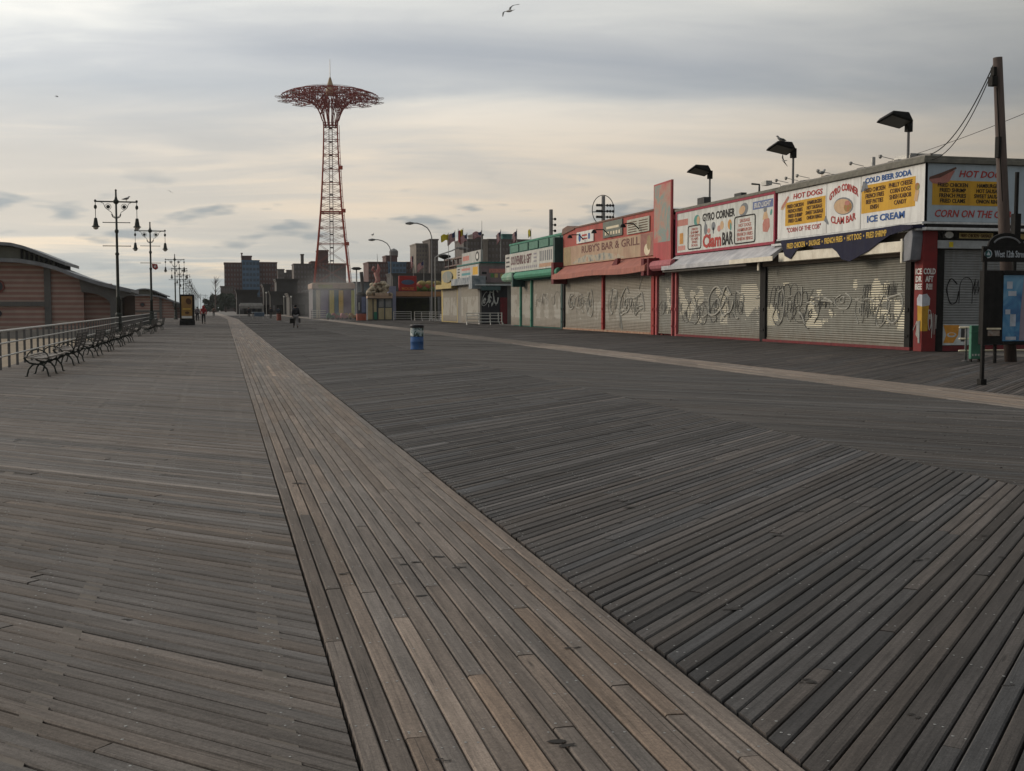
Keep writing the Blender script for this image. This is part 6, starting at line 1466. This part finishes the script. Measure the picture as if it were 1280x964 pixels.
# low clutter behind the open boardwalk
HUT = mat('murky_hut_grey', (.06, .058, .056), (.045, .042, .04), .5)
cl_ = [(296, 322, 366, 300, 'dark low shed behind the white tent', HUT), (330, 338, 359, 290, 'pale narrow hut with a flat roof left of the grey sheds', HUT), (338, 362, 368, 285, 'low brown beach shed in the middle distance', HUT), (346, 372, 352, 330, 'flat grey roofed building under the chimney block', HUT), (362, 391, 371, 240, 'low grey workshop with a lit edge beside the striped kiosk', HUT), (300, 345, 375, 330, 'long low dark stall row beyond the tent', HUT), (444, 462, 356, 300, 'blue grey hall behind the phone booth', mat('blue_grey_hall', (.14, .17, .19), None, .6)), (491, 556, 345, 330, 'dark grey hall behind the arcade roof sign', HUT)]
for a, c, yt, Y_, lb, m_ in cl_:
    t_ = thing('low_building', lb, 'building'); X0, X1_, zt = block(t_, a, c, yt, Y_, 12, m_, 0, 0)
    b = MB(); b.box(X0-.4, X1_+.4, Y_-.6, Y_+12.3, zt+.5, zt+.75); b.build('roof', HUT, t_)
    b = MB(); xm = (X0+X1_)/2; b.box(xm-.8, xm+.8, Y_-.05, Y_+.02, -.1, 2.3); b.build('door', BLACK, t_)
    b = MB(); b.box(X0+.6, xm-1.2, Y_-.05, Y_+.02, 1., 2.2); b.build('window', DW, t_)
b = MB()
t_ = thing('portal_frame', 'pale grey metal portal frame left of the striped kiosk', 'frame'); xg = lambda x: onY(x, 385, 185)[0]; zg = lambda y: onY(385, y, 185)[1]
b.tube([(xg(390), 185, 0), (xg(390), 185, zg(362)), (xg(377), 185, zg(364.5))], .13, 6); b.build('frame', MGREY, t_)
# flood lights on poles small
for i, (px_, yt, Y_, lb) in enumerate([(333, 366, 230, 'small pale lamp on a pole above the flat huts'), (355, 371, 235, 'white globe lamp right of the narrow hut'), (364, 371, 220, 'slim white pennant pole left of the walker in black')]):
    t_ = thing('pole_lamp', lb, 'lamp', at(px_, Y_)); zt = onY(px_, yt, Y_)[1]; b = MB(); b.tube([(0, 0, 0), (0, 0, zt)], .05, 5); b.build('pole', GALV, t_); b = MB(); b.sphere((0, 0, zt), .16, 8); b.build('globe', WHITE, t_)

# ------------------------------------------------------------------ parachute tower
YT = 360.; TX = onY(415.5, 385, YT)[0]
TR = mat('tower_red_paint', (.27, .05, .04), (.2, .035, .032), .3, rough=.6, grime=.1); TO = mat('tower_orange_red', (.4, .075, .04), (.28, .045, .03), .3, grime=.1)
tw = thing('parachute_tower', 'tall open steel tower with a mushroom shaped red lattice top and a spire', 'tower', (TX, YT, 0))
LV = [(0, 8.6), (9, 7.6), (21.1, 5.85), (26, 5.2), (30.6, 4.6), (35, 4.15), (39.5, 3.8), (43.5, 3.5), (48, 3.2), (52.5, 3.0), (56.7, 2.9), (60.5, 3.5)]
def rad(z):
    for (a, b_), (c, d) in zip(LV, LV[1:]):
        if z <= c: return b_+(d-b_)*(z-a)/(c-a)
    return LV[-1][1]
def cp(k, z, n=4, r=None, ph0=PI/4-.09): t = 2*PI*k/n+ph0; rr2 = rad(z) if r is None else r; return Vector((rr2*math.cos(t), rr2*math.sin(t), z))
for k in range(4):
    b = MB(); b.tube([cp(k, z) for z, _ in LV[:-1]], [.3, .29, .28, .27, .26, .25, .24, .23, .22, .21, .2], 6); b.build('tower_leg', TO, tw)
lv = [z for z, _ in LV[:-1]]
for zi, z in enumerate(lv[1:]):
    heavy = z in (30.6, 56.7)
    b = MB(); b.tube([cp(k, z) for k in range(4)], .24 if heavy else .12, 5, closed=True)
    if heavy: b.tube([cp(k, z+.8) for k in range(4)], .08, 5, closed=True)
    b.build('ring_beam', TO if z < 50 else TR, tw)
for zi in range(len(lv)-1):
    b = MB()
    for k in range(4):
        zs = [lv[zi]+(lv[zi+1]-lv[zi])*q for q in (0, .5, 1)] if lv[zi+1]-lv[zi] > 4 else [lv[zi], lv[zi+1]]
        for za2, zb2 in zip(zs, zs[1:]):
            m0 = (cp(k, za2)+cp(k+1, za2))/2; m1 = (cp(k, zb2)+cp(k+1, zb2))/2
            b.tube([cp(k, za2), cp(k+1, zb2)], .05, 4); b.tube([cp(k+1, za2), cp(k, zb2)], .05, 4)
            b.tube([cp(k, zb2), cp(k+1, zb2)], .05, 4)
    b.build('cross_bracing', mat('tower_pale_steel', (.28, .12, .09), (.24, .06, .05), .3, grime=.1), tw)
b = MB()
for sx_, sy_ in ((-.5, -.5), (.5, -.5), (.5, .5), (-.5, .5)): b.tube([(sx_, sy_, 0), (sx_, sy_, 60)], .06, 4)
for i in range(1, 15): b.cbox(0, 0, i*4., 1.05, 1.05, .4)
b.build('lift_shaft', MGREY, tw)
b = MB(); b.tube([cp(3, z)+Vector((.5, -.3, 0)) for z in lv], .09, 4)
for z in (44, 31, 21): p = cp(3, z)+Vector((.6, -.3, 0)); b.cbox(p.x, p.y, z, .8, .8, 1.1)
for i in range(28): p = cp(3, 3+i*1.9); b.cbox(p.x+.3, p.y-.2, p.z, .6, .3, .12)
b.build('ladder_cage', TO, tw)
def lerp_prof(P_, r_):
    for (a, b_), (c, d) in zip(P_, P_[1:]):
        if r_ <= c: return b_+(d-b_)*(r_-a)/(c-a)
    return P_[-1][1]
TP = [(0, 67.6), (6, 67.6), (10, 67.1), (13, 66.3), (14.9, 65.5), (16.8, 64.9)]
BP = [(0, 58.), (2.6, 58.6), (3.1, 60.2), (3.8, 61.7), (4.8, 63.0), (6.5, 64.1), (8, 64.5), (10, 64.7), (13, 64.6), (14.9, 64.6), (16.8, 64.7)]
top_prof = lambda r_: lerp_prof(TP, r_)
bot_prof = lambda r_: lerp_prof(BP, r_)
RS = [2.6, 3.1, 3.8, 4.8, 6.2, 7.8, 9.5, 11.3, 13.1, 14.7]
for k in range(12):
    t = 2*PI*k/12+.12
    b = MB()
    for dt in (-.075, .075):
        ca_, sa_ = math.cos(t+dt), math.sin(t+dt); jz = .25*math.sin(5*k+dt*20)
        Pt = [Vector((r_*ca_, r_*sa_, top_prof(r_)+jz*.4)) for r_ in RS]; Pb = [Vector((r_*ca_, r_*sa_, bot_prof(r_))) for r_ in RS]
        b.tube([Vector((2.15*ca_, 2.15*sa_, 56.7)), Vector((2.3*ca_, 2.3*sa_, 58.2))]+Pb, .12, 4)
        b.tube(Pt[1:], .1, 4)
        for i in range(4, len(RS)): b.tube([Pt[i], Pb[i]], .075, 4)
        for i in range(4, len(RS)-1): b.tube([Pt[i], Pb[i+1]] if i % 2 else [Pb[i], Pt[i+1]], .085, 4)
        for i in range(1, 4): b.tube([Pb[i], Vector((1.6*ca_, 1.6*sa_, 62+i*1.5))], .08, 4)
        # bowed secondary chord inside the arm
        b.tube([Vector((r_*math.cos(t+dt*2.4), r_*math.sin(t+dt*2.4), top_prof(r_)*.45+bot_prof(r_)*.55+.5*math.sin(r_*1.1+k))) for r_ in RS[2:-1]], .09, 4)
    b.build('canopy_arm', TR, tw)
for r_ in (5.5, 8.6, 11.5, 13.9):
    b = MB(); n = 24
    b.tube([(r_*math.cos(2*PI*i/n), r_*math.sin(2*PI*i/n), top_prof(r_)+.1) for i in range(n)], .085, 4, closed=True)
    zb3 = bot_prof(r_)
    b.tube([(r_*math.cos(2*PI*i/n), r_*math.sin(2*PI*i/n), zb3-.05) for i in range(n)], .085, 4, closed=True)
    for i in range(n): a0_, a1_ = 2*PI*i/n, 2*PI*(i+1)/n; b.tube([(r_*math.cos(a0_), r_*math.sin(a0_), top_prof(r_)+.1), (r_*math.cos(a1_), r_*math.sin(a1_), zb3)], .06, 4)
    b.build('canopy_ring', TR, tw)
b = MB(); n = 48
b.tube([(9.*math.cos(2*PI*i/n), 9.*math.sin(2*PI*i/n), 67.6) for i in range(n)], .05, 4, closed=True); b.build('top_ring', mat('rim_steel', (.3, .2, .17), None, 1), tw)
for k in range(12):
    t = 2*PI*k/12+.12; b = MB(); c_, s_ = math.cos(t), math.sin(t)
    for sgr in (1, .55):
        b.tube([(c_*(14.+2.7*sgr*math.cos(a))-s_*2.1*sgr*math.sin(a), s_*(14.+2.7*sgr*math.cos(a))+c_*2.1*sgr*math.sin(a), 64.5+.25*math.cos(a)-.2*abs(math.sin(a))) for a in [-PI/2+PI*i/14 for i in range(15)]], .055, 4)
    for q in (-1, 0, 1): b.tube([(c_*14-s_*q*2, s_*14+c_*q*2, 64.6), (c_*(16.7-.9*abs(q))-s_*q*1.3, s_*(16.7-.9*abs(q))+c_*q*1.3, 64.7)], .05, 4)
    b.build('rim_loop', MATS['rim_steel'], tw)
b = MB(); b.lathe([(1.6, 66.), (1.1, 68.4), (.3, 71.2), (.05, 71.6)], 8); b.build('spire_cone', mat('spire_gold_grey', (.42, .32, .2), None, 1), tw)
b = MB(); b.tube([(0, 0, 71.2), (0, 0, 76.8)], [.14, .07], 5); b.build('flagpole', GALV, tw)

# ------------------------------------------------------------------ trees, far
def tree_mat(name, col):
    return mat(name, col, tuple(c*1.6 for c in col), .8, rough=.9, bump=0, grime=.2)
FOL = tree_mat('dark_evergreen_leaves', (.03, .045, .03))
def far_tree(px_, ytop, Y_, wpx, label, seed):
    rr2 = random.Random(seed); r = thing('tree', label, 'tree', at(px_, Y_, -.8), group='dark trees at the far end'); h = onY(px_, ytop, Y_)[1]+.8; w_ = px_m(wpx, Y_)/2
    b = MB(); b.tube([(0, 0, 0), (.2, 0, h*.4), (0, 0, h*.8)], [.35, .25, .08], 6)
    for i in range(6): a = rr2.uniform(0, 6.3); z = h*rr2.uniform(.3, .6); b.tube([(0, 0, z), (w_*.6*math.cos(a), w_*.6*math.sin(a), z+h*.2)], [.12, .04], 4)
    b.build('trunk', POLEW, r)
    b = MB(); cl = [(rr2.uniform(-.75, .75)*w_, rr2.uniform(-.7, .7)*w_, h*rr2.uniform(.3, .88), rr2.uniform(.25, .5)*w_) for _ in range(11)]
    for i in range(1500):
        cx_, cy_, cz_, cr = rr2.choice(cl); v = Vector((rr2.gauss(0, 1), rr2.gauss(0, 1), rr2.gauss(0, .8))).normalized()*cr*rr2.uniform(.6, 1.08)
        p = Vector((cx_, cy_, cz_))+v; a = Vector((rr2.gauss(0, 1), rr2.gauss(0, 1), rr2.gauss(0, 1))).normalized(); c2 = a.orthogonal().normalized(); s_ = rr2.uniform(.25, .6)
        if p.z < .3: continue
        b.add([p-a*s_, p+c2*s_*.6, p+a*s_, p-c2*s_*.6], [(0, 1, 2, 3)])
    b.build('crown', FOL, r)
for i, (px_, yt, w_, Y_) in enumerate([(262, 374, 16, 480), (271, 369, 18, 470), (282, 367, 20, 460), (294, 369, 18, 470), (306, 372, 16, 465), (317, 371, 18, 480), (330, 373, 14, 490)]):
    far_tree(px_, yt, Y_, w_, ['leftmost', 'second', 'third', 'fourth', 'fifth', 'sixth', 'seventh'][i]+' from the left of the dark trees below the blue bayed block', 20+i)
b = MB(); t_ = thing('bare_tree', 'thin bare tree against the horizon left of the evergreen trees', 'tree', at(269.5, 430, -.8)); rr2 = random.Random(5)
b.tube([(0, 0, 0), (0, 0, 8), (.2, 0, 13.5)], [.3, .18, .04], 5); b.build('trunk', POLEW, t_); b = MB()
for i in range(40): a = rr2.uniform(0, 6.3); z = rr2.uniform(4, 12); l_ = rr2.uniform(1, 2.6); b.tube([(0, 0, z), (l_*math.cos(a), l_*math.sin(a), z+l_*1.1)], [.08, .02], 4)
b.build('branches', POLEW, t_)

# ------------------------------------------------------------------ steam drifting by the striped kiosk, and thin evening air
def volume_box(name, x0, x1, y0, y1, z0, z1, label=None):
    b = MB(); b.box(x0, x1, y0, y1, z0, z1); m = bpy.data.materials.new(name+'_volume'); m.use_nodes = True; n = m.node_tree; n.nodes.remove(n.nodes['Principled BSDF'])
    pv_ = n.nodes.new('ShaderNodeVolumePrincipled'); n.links.new(pv_.outputs[0], n.nodes['Material Output'].inputs['Volume'])
    o = b.build(name, m); return o, n, pv_

# steam puff
o, n, pv_ = volume_box('steam', 7.5, 17.5, 128, 156, 0.02, 7.)
tag(o, kind='stuff')
tc_ = N(n, 'ShaderNodeTexCoord'); ns = N(n, 'ShaderNodeTexNoise', Scale=.32, Detail=4., Roughness=.55); n.links.new(tc_.outputs['Object'], ns.inputs[0])
mp = N(n, 'ShaderNodeMapping'); mp.inputs['Location'].default_value = (-12.4/4.6, -142/14., -2.6/4.4); mp.inputs['Scale'].default_value = (1/4.6, 1/14., 1/4.4); n.links.new(tc_.outputs['Object'], mp.inputs[0])
ln = n.nodes.new('ShaderNodeVectorMath'); ln.operation = 'LENGTH'; n.links.new(mp.outputs[0], ln.inputs[0])
fall = ramp(n, ln.outputs['Value'], [(.3, 1.), (1., 0.)]); nn = ramp(n, ns.outputs[0], [(.4, 0.), (.68, 1.)])
den = math_(n, 'MULTIPLY', math_(n, 'MULTIPLY', fall, nn), .08)
n.links.new(den, pv_.inputs['Density']); pv_.inputs['Color'].default_value = (.62, .62, .62, 1)
# evening haze
o, n, pv_ = volume_box('haze', -420, 420, -40, 900, -1.8, 95)
tag(o, kind='stuff'); pv_.inputs['Density'].default_value = .0001; pv_.inputs['Color'].default_value = (.86, .88, .9, 1); pv_.inputs['Anisotropy'].default_value = .0
sc.cycles.volume_step_rate = 4.; sc.cycles.volume_max_steps = 128
